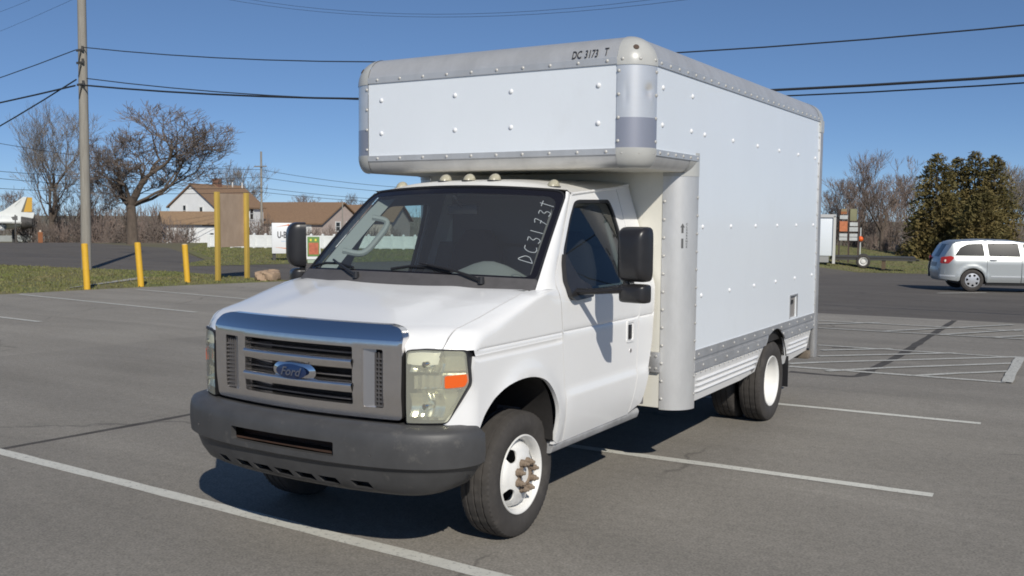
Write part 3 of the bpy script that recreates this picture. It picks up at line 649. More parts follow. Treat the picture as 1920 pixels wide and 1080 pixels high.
# --- headlights
def hl(x, z, off=0.0): return (x, F(x)+off+0.05*max(0, 0.9-z), z)
for s in (1, -1):
    ho = [(s*a, b) for a, b in rounded([(0.716, 0.812), (0.716, 1.188), (0.80, 1.196), (0.972, 1.188), (0.984, 1.02), (0.900, 0.815)], [0.01, 0.02, 0.01, 0.02, 0.02, 0.02], 3)]
    L = MB().panel(ho, lambda x, z: hl(x, z, -0.004), step=0.04).build('headlight', LENS, TR, angle=60)
    cxm = 0.84
    MB().panel([(s*(0.84+(abs(a)-0.84)*0.86), 1.0+(b-1.0)*0.97) for a, b in ho], lambda x, z: hl(x, z, 0.060+0.010*abs(((abs(x)-0.7)*26) % 1-0.5)+0.010*sm(0.01, 0.0, abs(z-1.066))*1.0-0.012*sm(0.012, 0.004, abs(z-0.978))), step=0.014).build('lamp_housing', mat('lamp_housing_chrome', (0.74, 0.74, 0.66), 0.22, metal=0.85, var=0.06, scale=20), L, angle=15)
    rim_o = [(s*(cxm+(abs(a)-cxm)*1.035), 1.005+(b-1.005)*1.03) for a, b in ho]
    MB().panel(rim_o, lambda x, z: hl(x, z, -0.002), holes=[ho], step=0.05, thick=0.09, tdir=(0, 1, 0)).build('lamp_gasket', TRIM, L)
    for cz_, hz, cx_, hx in ((1.125, 0.048, 0.80, 0.078), (0.905, 0.062, 0.80, 0.078)):
        b = MB(); Y = F(cx_)
        for k in range(7):                                # fluted bowl
            pass
        b.grid(lambda a, c: (s*cx_+hx*(2*a-1), F(s*cx_+hx*(2*a-1))+0.058-0.046*((2*a-1)**2*0.5+(2*c-1)**2*0.5)-0.003*abs(sin(a*pi*5)), cz_+hz*(2*c-1)), 28, 8)
        ro = b.build('reflector', REFL, L, angle=20)
        q = MB(); q.lathe([(-0.03, 0.0), (-0.03, 0.012), (0.0, 0.018), (0.035, 0.02)], 12, 'Y', (s*cx_+s*0.01, Y+0.02, cz_)); q.build('bulb', REFL, ro)
    b = MB(); b.panel([(s*a, c) for a, c in ((0.722, 0.985), (0.722, 1.055), (0.905, 1.060), (0.905, 0.995))], lambda x, z: hl(x, z, 0.035+0.012*abs(sin(x*90))), step=0.012); b.build('signal_reflector', REFL, L, angle=20)
    am = [(s*a, c) for a, c in rounded([(0.893, 0.995), (0.893, 1.060), (0.975, 1.068), (0.978, 1.03), (0.968, 1.002)], 0.008, 2)]
    MB().panel(am, lambda x, z: hl(x, z, -0.006), step=0.03, thick=0.02, tdir=(0, 1, 0)).build('turn_signal', AMBER, L)
# --- bumper
half = catmull([(0, -1.070, 0), (0.35, -1.055, 0), (0.66, -1.000, 0), (0.83, -0.935, 0), (0.935, -0.862, 0), (1.00, -0.785, 0), (1.035, -0.70, 0), (1.046, -0.625, 0)], 8)
bp_ = [Vector((-p.x, p.y, 0)) for p in half[::-1]][:-1]+half
cl = [0]
for i in range(1, len(bp_)): cl.append(cl[-1]+(bp_[i]-bp_[i-1]).length)
mid = cl[len(half)-1]; cl = [c-mid for c in cl]; SE = cl[-1]
def bpos(s_):
    i = 1
    while i < len(cl)-1 and cl[i] < s_: i += 1
    t = (s_-cl[i-1])/(cl[i]-cl[i-1]); p = bp_[i-1].lerp(bp_[i], t)
    a = bp_[max(0, i-2)]; b = bp_[min(len(bp_)-1, i+1)]; d = (b-a).normalized(); return p, Vector((d.y, -d.x, 0))
BZ = [0.412, 0.422, 0.445, 0.50, 0.555, 0.578, 0.594, 0.66, 0.73, 0.762, 0.782, 0.796, 0.802]
BD = [-0.16, -0.125, -0.085, -0.052, -0.036, -0.030, 0.0, 0.006, 0.004, -0.002, -0.014, -0.040, -0.075]
def bfn(s_, z, off=0.0):
    p, n = bpos(s_); k = sm(0.75, SE, abs(s_)); d = itp(z, BZ, BD)
    if z < 0.59: d -= 0.03*k*(0.59-z)/0.19*2.0
    q = p+n*(d+off); zz = z+(0.02*k*max(0, (0.6-z)/0.2))-0.012*sm(0.6, 0.0, abs(s_))*(z > 0.7)*0
    return (q.x, q.y, zz)
slot = rounded([(-0.378, 0.627), (0.378, 0.627), (0.378, 0.703), (-0.378, 0.703)], 0.012, 3)
low = []
for a, b in ((-0.60, -0.50), (-0.425, -0.29), (-0.265, -0.125), (-0.10, 0.04), (0.062, 0.205), (0.228, 0.37), (0.445, 0.575)):
    low.append([(a, 0.496), (a+0.02, 0.460), (b+0.004, 0.457), (b-0.018, 0.496)])
BO = MB().panel([(-SE, 0.455), (-0.85, 0.412), (0.85, 0.412), (SE, 0.455), (SE, 0.802), (-SE, 0.802)], bfn, holes=[slot]+low, step=0.05, rows=tuple(BZ[1:-1]), thick=0.035, tdir=lambda a, z: -bpos(a)[1]).build('front_bumper', BUMP, TR, angle=50)
MB().grid(lambda a, b: (lambda q, n: (q[0]-n.x*0.20*b, q[1]-n.y*0.20*b, 0.801-0.012*b))(bfn((2*a-1)*SE*0.96, 0.802), bpos((2*a-1)*SE*0.96)[1]), 40, 2).build('bumper_top', BUMP, BO)
b = MB(); b.box((0, -0.93, 0.665), (0.80, 0.02, 0.10)); b.box((0, -0.97, 0.632), (0.78, 0.09, 0.006)); b.build('bumper_beam', mat('beam_dark_rust', (0.035, 0.02, 0.014), 0.9, col2=(0.075, 0.035, 0.02), scale=9), BO)
b = MB(); b.box((0, -0.90, 0.482), (1.1, 0.02, 0.09)); b.build('valance_back', UNDER, BO)
for x, z in ((-0.72, 0.66), (0.60, 0.655)):
    p, n = bpos(x); MB().lathe([(0.0, 0.006), (0.003, 0.004), (0.004, 0.0)], 8, 'Y', (0, 0, 0)).build('bumper_bolt', COWL, BO, loc=(p+n*0.008+Vector((0, 0, z))))
# --- mirrors
for s in (1, -1):
    M_ = MB()
    def shell(cx, cz, wx, hz, dy, y0):
        def f(a, b):
            t = 2*pi*a; e = 0.28; sx_ = lambda v: math.copysign(abs(v)**e, v)
            k = cos(b*pi/2)**0.45 if b < 1 else 0.0
            return (cx+wx*sx_(cos(t))*k, y0-dy*sin(b*pi/2), cz+hz*sx_(sin(t))*k)
        return f
    M_.grid(shell(s*1.366, 1.664, 0.099, 0.166, 0.085, 0.53), 40, 8)
    M_.prism([(s*1.366+0.099*math.copysign(abs(cos(2*pi*i/40))**0.28, cos(2*pi*i/40)), 1.664+0.166*math.copysign(abs(sin(2*pi*i/40))**0.28, sin(2*pi*i/40))) for i in range(40)], lambda a, c, h_: (a, h_, c), 0.53, 0.575)
    MO = M_.build('side_mirror', BLACK, TR, angle=50, merge=0.0005)
    L_ = MB(); L_.grid(shell(s*1.365, 1.428, 0.096, 0.058, 0.06, 0.53), 32, 6)
    L_.prism([(s*1.365+0.096*math.copysign(abs(cos(2*pi*i/40))**0.28, cos(2*pi*i/40)), 1.428+0.058*math.copysign(abs(sin(2*pi*i/40))**0.28, sin(2*pi*i/40))) for i in range(40)], lambda a, c, h_: (a, h_, c), 0.53, 0.565)
    lo = L_.build('convex_mirror', BLACK, MO, angle=50, merge=0.0005)
    piv = Vector((s*1.372, 0.53, 1.6)); RM = Matrix.Translation(piv) @ Matrix.Rotation(radians(-6 if s > 0 else -38), 4, 'Z') @ Matrix.Translation(-piv)
    g = MB(); g.box((s*1.372, 0.577, 1.664), (0.17, 0.003, 0.30)); g.box((s*1.370, 0.567, 1.428), (0.165, 0.003, 0.09)); go = g.build('mirror_glass', CHROME, MO)
    for q in (MO, go, lo): q.data.transform(RM)
    A = MB(); A.tube([(s*0.985, 0.46, 1.425), (s*1.06, 0.47, 1.428), (s*1.20, 0.495, 1.438), (s*1.31, 0.51, 1.45)], [0.034, 0.028, 0.026, 0.034], 8, ell_=0.7)
    A.tube([(s*1.318, 0.52, 1.38), (s*1.318, 0.52, 1.56)], 0.022, 8); A.build('mirror_arm', BLACK, MO)
# --- cab inside
INN = MB()
INN.grid(lambda a, b: (-0.89+1.78*a, 0.03+0.52*b+0.02*(2*a-1)**2*0, 1.425-0.02*b-0.10*max(0, b-0.75)*4*0.5+0.03+0.16*exp(-((a-0.73)/0.17)**2)*sm(0.2, 0.7, b)), 24, 10)
INN.build('dashboard', DASH, TR)
b = MB(); b.box((0, 0.50, 1.20), (1.80, 0.10, 0.40)); b.box((0, 1.66, 1.10), (1.88, 0.02, 1.15)); b.box((0, 1.66, 1.85), (1.50, 0.02, 0.40)); b.box((0, 0.95, 0.62), (1.8, 1.5, 0.04)); b.box((0, 0.25, 0.95), (1.5, 0.04, 0.75)); b.box((0, -0.30, 0.9), (1.0, 1.0, 0.5)); b.build('cab_inner_shell', LINER, TR)
for x in (-0.38, 0.40):
    def sb(a, c):
        t = 2*pi*a; k = (1-abs(2*c-1)**6)**0.25; z = 0.98+0.80*c; wv = itp(c, [0, 0.65, 0.85, 1], [0.26, 0.25, 0.20, 0.10])
        return (x+wv*math.copysign(abs(cos(t))**0.5, cos(t)), 1.38+0.10*c+0.07*math.copysign(abs(sin(t))**0.7, sin(t)), z)
    b = MB(); b.grid(sb, 24, 14); b.box((x, 1.12, 0.95), (0.50, 0.52, 0.14)); b.build('seat', SEAT, TR, merge=0.001)
b = MB(); b.lathe([(0.185+0.016*cos(t*pi/4), 0.0) if False else (0.016*cos(t*pi/4), 0.185+0.016*sin(t*pi/4)) for t in range(9)], 32, 'Y'); b.tube([(0, 0, -0.18), (0, 0.05, 0), (0, 0, 0.18)], 0.012, 6); b.tube([(-0.18, 0, 0), (0, 0.05, 0), (0.18, 0, 0)], 0.02, 6); b.tube([(0, 0.03, 0), (0, -0.25, 0)], 0.03, 8)
wo = b.build('steering_wheel', TRIM, TR, loc=(0.40, 0.72, 1.30)); wo.rotation_euler = (radians(-35), 0, 0)
b = MB(); b.box((0, 0, 0), (0.24, 0.03, 0.065)); b.tube([(0, -0.02, 0.02), (0, -0.12, 0.09)], 0.012, 6); b.build('rear_view_mirror', TRIM, TR, bevel=0.012, loc=(0, 0.70, 1.93))
for s in (1, -1):
    b = MB()
    def pt(i, j): A = WS(s*(0.925-0.02*i), 0.06+0.86*i, -0.03); return A+Vector((-s*(0.085 if s < 0 else 0.04)*j, 0.085*j, 0.012*j))
    b.grid(pt, 8, 2); b.grid(lambda i, j: Vector(pt(i, 1))+Vector((s*0.085*j, 0.06*j, 0)), 8, 1); po = b.build('pillar_trim', PILLAR if s < 0 else LINER, TR, angle=50)
    if s < 0:
        P = [Vector(pt(0.30, 0.5)), Vector(pt(0.29, 1))+Vector((0.055, 0.06, -0.02)), Vector(pt(0.45, 1))+Vector((0.075, 0.09, -0.01)), Vector(pt(0.66, 1))+Vector((0.06, 0.075, 0.0)), Vector(pt(0.74, 0.6))]
        b = MB(); b.tube(catmull(P, 5), 0.023, 8); b.build('grab_handle', PILLAR, po)

# ================================================================== box truck: cargo box, chassis, wheels
BW, RC = 1.2318, 0.1971; YA, YM, YR = 0.9394, 1.7398, 5.3934; ZT, Z1, Z0 = 3.070, 2.8752, 2.3323; ZA = Z0-0.122; RB = 0.07; ZS, ZB = 0.905, 0.492
CB = tag(bpy.data.objects.new('cargo_box', None)); COL.objects.link(CB); CB.parent = TR
# side panels
for s in (1, -1):
    MB().panel([(YA+RC, Z0), (YM+RC, Z0), (YM+RC, ZS), (YR, ZS), (YR, Z1), (YA+RC, Z1)], lambda y, z: (s*(BW-0.006), y, z), step=0.4,
               holes=[[(4.46, 0.93), (4.71, 0.93), (4.71, 1.14), (4.46, 1.14)]] if s > 0 else [], thick=0.02, tdir=(-s, 0, 0)).build('side_panel', PANEL, CB)
MB().panel([(-BW+RC, Z0), (BW-RC, Z0), (BW-RC, Z1), (-BW+RC, Z1)], lambda x, z: (x, YA+0.006, z), step=0.4, thick=0.02, tdir=(0, 1, 0)).build('front_panel', PANEL, CB)
MB().panel([(-BW+RC, ZB), (BW-RC, ZB), (BW-RC, ZA+0.03), (-BW+RC, ZA+0.03)], lambda x, z: (x, YM+0.006, z), step=0.5, thick=0.02, tdir=(0, 1, 0)).build('bulkhead_panel', CREAM, CB)
b = MB(); fl_ = rounded([(-BW+RB-0.01, YA+RB-0.01), (BW-RB+0.01, YA+RB-0.01), (BW-RB+0.01, YM+0.14), (-BW+RB-0.01, YM+0.14)], [0.16, 0.16, 0, 0], 6); b.prism(fl_, lambda a, c, h: (a, c, h), ZA+0.001, ZA+0.02); b.build('attic_floor', CREAM, CB)
b = MB(); b.box((0, (YA+YR)/2+0.06, ZT-0.030), (2*BW-2*RC+0.02, YR-YA-2*RC, 0.03)); b.build('box_roof', PANEL, CB)
b = MB(); b.box((0, YR+0.05, 1.75), (2.3, 0.02, 2.4)); b.build('rear_door', PANEL, CB)
b = MB(); b.box((0, (YM+YR)/2+0.1, 0.80), (2.36, YR-YM-0.3, 0.10)); b.box((0.45, 2.6, 0.62), (0.08, 6.0, 0.2)); b.box((-0.45, 2.6, 0.62), (0.08, 6.0, 0.2)); b.box((0, 4.1, 0.40), (1.9, 0.12, 0.12)); b.box((0, 0.05, 0.44), (1.3, 0.1, 0.1)); b.box((0, 0.15, 0.50), (0.95, 1.9, 0.16)); b.box((-0.3, 2.5, 0.55), (0.5, 0.9, 0.25)); b.build('chassis', UNDER, TR)
# quarter-round extrusions ------------------------------------------------
def quarter(c, r, axis, a0, a1, e0, e1, n=14, rv_=None):
    """swept arc; axis is the sweep direction; angles in the plane of the other two axes"""
    mb = MB()
    def pt(t, e):
        q = a0+(a1-a0)*t; u, v = r*cos(q), (rv_ or r)*sin(q)
        return {'Z': (c[0]+u, c[1]+v, e), 'X': (e, c[0]+u, c[1]+v), 'Y': (c[0]+u, e, c[1]+v)}[axis]
    mb.grid(lambda i, j: pt(i, e0+(e1-e0)*j), n, 2); return mb
H2 = pi/2
for s in (1, -1):
    cx = s*(BW-RC); a0, a1 = (-H2, 0) if s > 0 else (-H2, -pi)
    pm = quarter((cx, YA+RC), RC, 'Z', a0, a1, Z0-0.02, Z1+0.02)
    if s > 0:                                             # dent in the driver-side attic corner
        pm.v = []; pm.f = []; pm.mi = []
        def cp(i, j):
            q = a0+(a1-a0)*i; z = Z0-0.02+(Z1-Z0+0.04)*j; d = 0.012*exp(-((i-0.72)/0.10)**2-((z-2.70)/0.035)**2)-0.004*exp(-((i-0.80)/0.06)**2-((z-2.66)/0.03)**2)
            d += 0.003*exp(-((i-0.2)/0.05)**2-((z-2.68)/0.06)**2)
            return (cx+(RC-d)*cos(q), YA+RC+(RC-d)*sin(q), z)
        pm.grid(cp, 40, 40)
    pm.build('attic_corner_post', ALU2, CB, angle=60)
    # lower part of the post carries a darker film band
    quarter((cx, YA+RC), RC+0.0015, 'Z', a0, a1, Z0-0.02, Z0+0.20).build('reflective_band', mat('band_grey_film', (0.40, 0.40, 0.44), 0.32, metal=0.55), CB, angle=60)
    quarter((cx, YM+RC), RC, 'Z', a0, a1, ZB-0.012, Z0-0.04).build('front_corner_post', ALU, CB, angle=60)
    # roof rails: side
    b = quarter((cx, Z1), RC, 'Y', 0 if s > 0 else pi, H2, YA+RC, YR+0.02); b.build('roof_rail', ALU, CB, angle=60)
    b = MB(); b.box((s*(BW-0.001), (YA+RC+YR)/2, Z1+0.021), (0.008, YR-YA-RC, 0.044)); b.build('rail_lip', ALU, CB)
    # attic underside rail: side
    b = quarter((s*(BW-RB), Z0), RB, 'Y', 0 if s > 0 else pi, -H2 if s > 0 else 3*H2, YA+RC, YM+0.14, rv_=Z0-ZA); b.build('attic_side_rail', ALU, CB, angle=60)
    b = MB(); b.box((s*(BW-0.001), (YA+YM)/2+RC, Z0-0.019), (0.008, YM-YA, 0.04)); b.build('rail_lip', ALU, CB)
    # corner caps (plastic): top, bottom, and where the attic meets the main post
    def octa(zc_, sg, grow=0.004): return lambda i, j: (cx+(RC+grow)*cos(a0+(a1-a0)*i)*cos(j*H2), YA+RC+(RC+grow)*sin(a0+(a1-a0)*i)*cos(j*H2), zc_+sg*((RC if sg > 0 else Z0-ZA)+grow)*sin(j*H2))
    b = MB(); b.grid(octa(Z1, 1), 12, 12); b.add(*(lambda g: (g.v, g.f))(quarter((cx, YA+RC), RC+0.004, 'Z', a0, a1, Z1-0.008, Z1))); co_ = b.build('corner_cap', CAPM, CB, angle=50, merge=0.001)
    p = Vector(octa(Z1, 1)(0.42, 0.36)); n = (p-Vector((cx, YA+RC, Z1))).normalized()
    q = MB(); q.lathe([(0.0, 0.020), (0.004, 0.018), (0.004, 0.0)], 12, 'X'); bo = q.build('cap_plug', mat('rust_plug', (0.09, 0.06, 0.045), 0.8), co_, loc=p); bo.rotation_euler = n.to_track_quat('X', 'Z').to_euler()
    b = MB(); b.grid(lambda i, j: (cx+(RC-RB+RB*cos(j*H2)+0.004)*cos(a0+(a1-a0)*i), YA+RC+(RC-RB+RB*cos(j*H2)+0.004)*sin(a0+(a1-a0)*i), Z0-(Z0-ZA+0.003)*sin(j*H2)), 12, 8); b.add(*(lambda g: (g.v, g.f))(quarter((cx, YA+RC), RC+0.004, 'Z', a0, a1, Z0, Z0+0.006))); b.build('corner_cap', CAPM, CB, angle=50, merge=0.001)
    b = MB(); b.add(*(lambda g: (g.v, g.f))(quarter((cx, YM+RC), RC+0.003, 'Z', a0, a1, Z0-0.15, Z0+0.02)))
    b.grid(lambda i, j: (s*(BW-RB+(RB+0.003)*cos(i*H2)), YM+0.02+(RC-0.02)*j, Z0-(Z0-ZA+0.003)*sin(i*H2)), 10, 3); b.build('junction_cap', CAPM, CB, angle=50)
    # rear frame
    b = MB(); b.box((s*(BW-0.02), YR+0.045, 1.655), (0.06, 0.11, 2.44)); b.build('rear_post', RAIL, CB, bevel=0.015)
    b = MB(); b.grid(lambda i, j: (cx+s*(RC+0.004)*cos(i*H2), YR-0.06+0.16*j, Z1+(ZT-Z1+0.004)*sin(i*H2)), 10, 4); b.box((s*(BW-0.02), YR+0.045, Z1-0.05), (0.066, 0.118, 0.12)); b.build('rear_cap', CAPM, CB, angle=50)
# front rails
b = quarter((YA+RC, Z1), RC, 'X', pi, H2, -BW+RC, BW-RC); fr_ = b.build('front_roof_rail', ALU, CB, angle=60)
b = MB(); b.box((0, YA+0.001, Z1+0.021), (2*(BW-RC), 0.008, 0.044)); b.build('rail_lip', ALU, CB)
b = quarter((YA+RB, Z0), RB, 'X', pi, 3*H2, -BW+RC, BW-RC, rv_=Z0-ZA); b.build('attic_front_rail', ALU, CB, angle=60)
b = MB(); b.box((0, YA+0.001, Z0-0.019), (2*(BW-RC), 0.008, 0.04)); b.build('rail_lip', ALU, CB)
b = quarter((YR-0.10, Z1), RC, 'X', 0, H2, -BW+RC, BW-RC); b.build('rear_roof_rail', ALU, CB, angle=60)
def onrail(a, b_): q = pi-(b_)/RC; return (a, YA+RC+(RC+0.0048)*cos(q), Z1+(RC+0.0048)*sin(q))
for txt, x, z in (('DC', 0.735, 0.078), ('3173', 0.843, 0.078), ('T', 0.950, 0.084)):
    t = MB(); write(t, txt, lambda a, b_: onrail(x+a, z+b_), size=0.082, sx=0.62, bold=0.001); t.build('unit_number', INK, CB, angle=0)
# clearance arrow on the driver-side post
def onpost(a, z): q = -H2*0.52+a/RC; return (BW-RC+(RC+0.0015)*cos(q), YM+RC+(RC+0.0015)*sin(q), z)
t = MB()
for poly in ([(-0.008, 1.665), (0.008, 1.665), (0.008, 1.735), (-0.008, 1.735)], [(-0.008, 1.775), (0.008, 1.775), (0.008, 1.815), (0.017, 1.815), (0, 1.845), (-0.017, 1.815), (-0.008, 1.815)]):
    t.add([onpost(a, z) for a, z in poly], [tuple(range(len(poly)))])
for i, ch in enumerate('CLEARANCE'): write(t, ch, lambda a, b_: onpost(0.034+a, 1.838-0.0205*i+b_), size=0.021, bold=0.0005)
t.build('clearance_arrow', mat('grey_ink', (0.10, 0.10, 0.10), 0.5), CB, angle=0, label='small black clearance arrow sticker')
# bottom rail, skirts, wheel cut-out
archc, archr, archz = 4.00, 0.435, 0.44
for s in (1, -1):
    ay = [(archc+archr*cos(pi-pi*i/20), archz+archr*sin(pi*i/20)) for i in range(21)]
    def cut(poly):  # outline below the arch
        return poly
    up = [(YM+RC-0.005, 0.752), (archc-sqrt(archr**2-(0.752-archz)**2), 0.752)]+[p for p in ay if p[1] > 0.753]+[(archc+sqrt(archr**2-(0.752-archz)**2), 0.752), (YR, 0.752), (YR, ZS+0.004), (YM+RC-0.005, ZS+0.004)]
    R_ = MB().panel(up, lambda y, z: (s*(BW+0.004-(0.010 if 0.815 < z < 0.845 else 0)), y, z), step=0.08, rows=(0.8145, 0.8155, 0.8445, 0.8455), thick=0.012, tdir=(-s, 0, 0)).build('bottom_rail', RAIL, CB, angle=25)
    def skirt(poly, zs, y0, y1):
        def f(y, z):
            d = 0
            for zr in zs:
                d = max(d, 0.016*max(0, 1-abs(z-zr)/0.013)**0.6 * (1 if y0 < y < y1 else 0)) if abs(z-zr) < 0.013 else d
            return (s*(BW-0.012+d-0.05*max(0, (0.75-z)/0.25)), y, z)
        rows = [zr+q for zr in zs for q in (-0.0135, -0.008, 0, 0.008, 0.0135)]
        return MB().panel(poly, f, step=0.09, rows=rows, thick=0.01, tdir=(-s, 0, 0)).build('skirt', PAINT, CB, angle=30)
    fl = [(YM+RC-0.01, 0.50), (3.20, 0.505), (archc-archr*cos(0.20)-0.01, 0.53)]+[p for p in ay if p[0] < archc and 0.53 < p[1] < 0.748]+[(archc-sqrt(archr**2-(0.748-archz)**2), 0.748), (YM+RC-0.01, 0.748)]
    so1 = skirt(fl, (0.575, 0.622, 0.668), 2.02, 3.52)
    fr2 = [(4.445, 0.475), (5.31, 0.52), (5.31, 0.748), (archc+sqrt(archr**2-(0.748-archz)**2), 0.748)]+[p for p in ay if p[0] > archc and 0.48 < p[1] < 0.745]
    so2 = skirt(fr2, (0.575, 0.622, 0.668), 4.56, 5.22)
    rb = MB()
    for y in [2.0+0.105*i for i in range(16)]+[4.50+0.105*i for i in range(8)]:
        rb.lathe([(0, 0.007), (0.004, 0.005), (0.005, 0)], 6, 'X', (BW-0.010, y, 0.728)) if s > 0 else None
    if s > 0: rb.build('rivet', RIVET, CB, kind='stuff')
    # wheel housing
    ay = [p for p in ay if p[1] > 0.535]; hb = MB(); n = len(ay); hb.add([(s*1.20, y, z) for y, z in ay]+[(s*0.62, y, z) for y, z in ay], [(i, i+1, n+i+1, n+i) for i in range(n-1)]+[tuple(range(n, 2*n))]); hb.build('wheel_housing', UNDER, CB)
    lp = MB(); lp.tube([(s*(BW-0.016), y, z) for y, z in ay], 0.005, 6); lp.build('arch_lip', UNDER, CB)
    mf = MB(); mf.box((s*1.03, 4.56, 0.40), (0.34, 0.010, 0.30)); mf.build('mud_flap', TRIM, CB)
b = MB(); b.box((0, 5.50, 0.46), (2.30, 0.12, 0.10)); b.box((1.12, 5.42, 0.47), (0.16, 0.22, 0.08)); b.build('rear_bumper', mat('rear_bumper_steel', (0.16, 0.13, 0.10), 0.8, var=0.3, scale=8), TR, bevel=0.008)
# small access hatch in the driver-side panel
b = MB(); b.box((BW-0.035, 4.585, 1.035), (0.02, 0.25, 0.21)); ha = b.build('access_hatch', mat('hatch_grey', (0.30, 0.28, 0.26), 0.6, metal=0.3, var=0.1), CB)
b = MB(); b.box((BW-0.004, 4.455, 1.035), (0.008, 0.016, 0.22)); b.box((BW-0.004, 4.715, 1.035), (0.008, 0.016, 0.22)); b.box((BW-0.004, 4.585, 1.146), (0.008, 0.27, 0.012)); b.build('hatch_frame', RAIL, ha)
b = MB(); b.box((BW-0.02, 4.56, 1.08), (0.014, 0.10, 0.035)); b.build('hatch_latch', BLACK, ha)
# bolts and brackets beside the bulkhead foot
b = MB(); b.box((0.99, YM-0.012, 0.83), (0.10, 0.02, 0.15)); fb = b.build('foot_bracket', RAIL, CB, bevel=0.004)
for x in (0.965, 1.015):
    for z in (0.785, 0.875): MB().lathe([(0, 0.010), (-0.006, 0.007), (-0.007, 0)], 8, 'Y').build('bracket_bolt', RIVET, fb, loc=(x, YM-0.023, z))
# rivets: large dome rivets one by one, small rail rivets joined
dome = MB(); dome.lathe([(0, 0.018), (0.004, 0.016), (0.009, 0.010), (0.0115, 0.0)], 10, 'X')
pr = dome.build('rivet', RIVW, CB, loc=(BW-0.005, 1.25, 2.745), angle=60)
for y, z in [(1.79, 2.745), (1.25, 2.5), (1.78, 2.5)]+[(2.05+0.6375*i, z) for z in (2.495, 1.82, 1.31) for i in range(6)]: share(pr, CB, (BW-0.005, y, z))
for x in (-0.91, -0.24, 0.23, 0.90):
    for z in (2.745, 2.5): share(pr, CB, (x, YA+0.005, z), (0, 0, -H2))
for y, z in [(1.25, 2.745), (1.79, 2.745), (1.25, 2.5), (1.78, 2.5)]+[(2.05+0.6375*i, z) for z in (2.495, 1.82, 1.31) for i in range(6)]: share(pr, CB, (-BW+0.005, y, z), (0, 0, pi))
sm_ = MB()
def riv(p, n): 
    n = Vector(n); u = n.orthogonal().normalized(); v = n.cross(u); p = Vector(p)
    vs = [p+(u*cos(2*pi*k/7)+v*sin(2*pi*k/7))*0.0125 for k in range(7)]+[p+(u*cos(2*pi*k/7)+v*sin(2*pi*k/7))*0.008+n*0.006 for k in range(7)]
    sm_.add(vs, [(k, (k+1) % 7, 7+(k+1) % 7, 7+k) for k in range(7)]+[tuple(range(7, 14))])
for i in range(10):
    x = -0.945+0.212*i; riv((x, YA-0.003, Z1+0.022), (0, -1, 0)); riv((x, YA-0.003, Z0-0.020), (0, -1, 0))
for i in range(27): riv((BW+0.003, 1.20+0.158*i, Z1+0.022), (1, 0, 0))
for i in range(6): riv((BW+0.003, 1.20+0.14*i, Z0-0.020), (1, 0, 0))
for i in range(4):
    z = 2.38+0.15*i
    for s in (1, -1): riv((s*(BW-RC+0.012), YA-0.002, z), (0, -1, 0))
    riv((BW+0.001, YA+RC-0.012, z), (1, 0, 0))
for i in range(12):
    z = 0.56+0.131*i
    riv((BW-RC+0.014, YM-0.001, z), (0, -1, 0)); riv((BW+0.001, YM+RC-0.014, z+0.03), (1, 0, 0))
for i in range(15): riv((BW-0.004, YR-0.012, 1.0+0.132*i), (1, 0, 0))
for i in range(13):
    y = 2.0+0.27*i
    riv((BW+0.005, y, 0.875), (1, 0, 0))
    if not 3.55 < y < 4.42: riv((BW+0.005, y+0.1, 0.785), (1, 0, 0))
for q in (0.12, 0.5, 0.9):
    a = -H2+q*H2
    for z in (Z1+0.030, Z0-0.028): riv((BW-RC+(RC+(0.002 if z > 2.6 else -0.004))*cos(a), YA+RC+(RC+(0.002 if z > 2.6 else -0.004))*sin(a), z), (cos(a), sin(a), 0))
sm_.build('rail_rivet', RIVET, CB, kind='stuff', angle=60)

# ------------------------------------------------------------------ wheels (axis along +X, outer face at +X, local origin on the axle)
def tyre_mb(xo, wdt, R=0.372, r0=0.222):
    xi = xo-wdt; mb = MB(); m_ = (xo+xi)/2; hw = wdt/2
    half = [(hw*0.70, r0-0.004), (hw*0.80, r0+0.012), (hw*0.95, r0+0.04), (hw*1.0, r0+0.075), (hw*0.97, R-0.045), (hw*0.90, R-0.022), (hw*0.84, R-0.009)]
    tread = [(hw*0.74, R-0.002), (hw*0.50, R), (hw*0.47, R-0.008), (hw*0.41, R-0.008), (hw*0.38, R), (hw*0.06, R+0.001), (hw*0.03, R-0.008)]
    prof = half+tread; prof = [(m_+a, b) for a, b in prof]+[(m_-a, b) for a, b in reversed(prof)]
    nh = len(half); N = len(prof)
    def mod(k, j, h, r):
        jj = min(j, N-1-j)
        if k % 2 and jj in (nh-2, nh-1, nh): return h, r-0.006
        if k % 4 == 1 and jj > nh: return h, r-0.003
        if r > 0.3699: pass
        return h, r
    mb.lathe(prof, 132, 'X', mod=mod); return mb
def flat(o):                                               # contact patch
    for v in o.data.vertices:
        if v.co.z < -0.3705: v.co.z = -0.3705
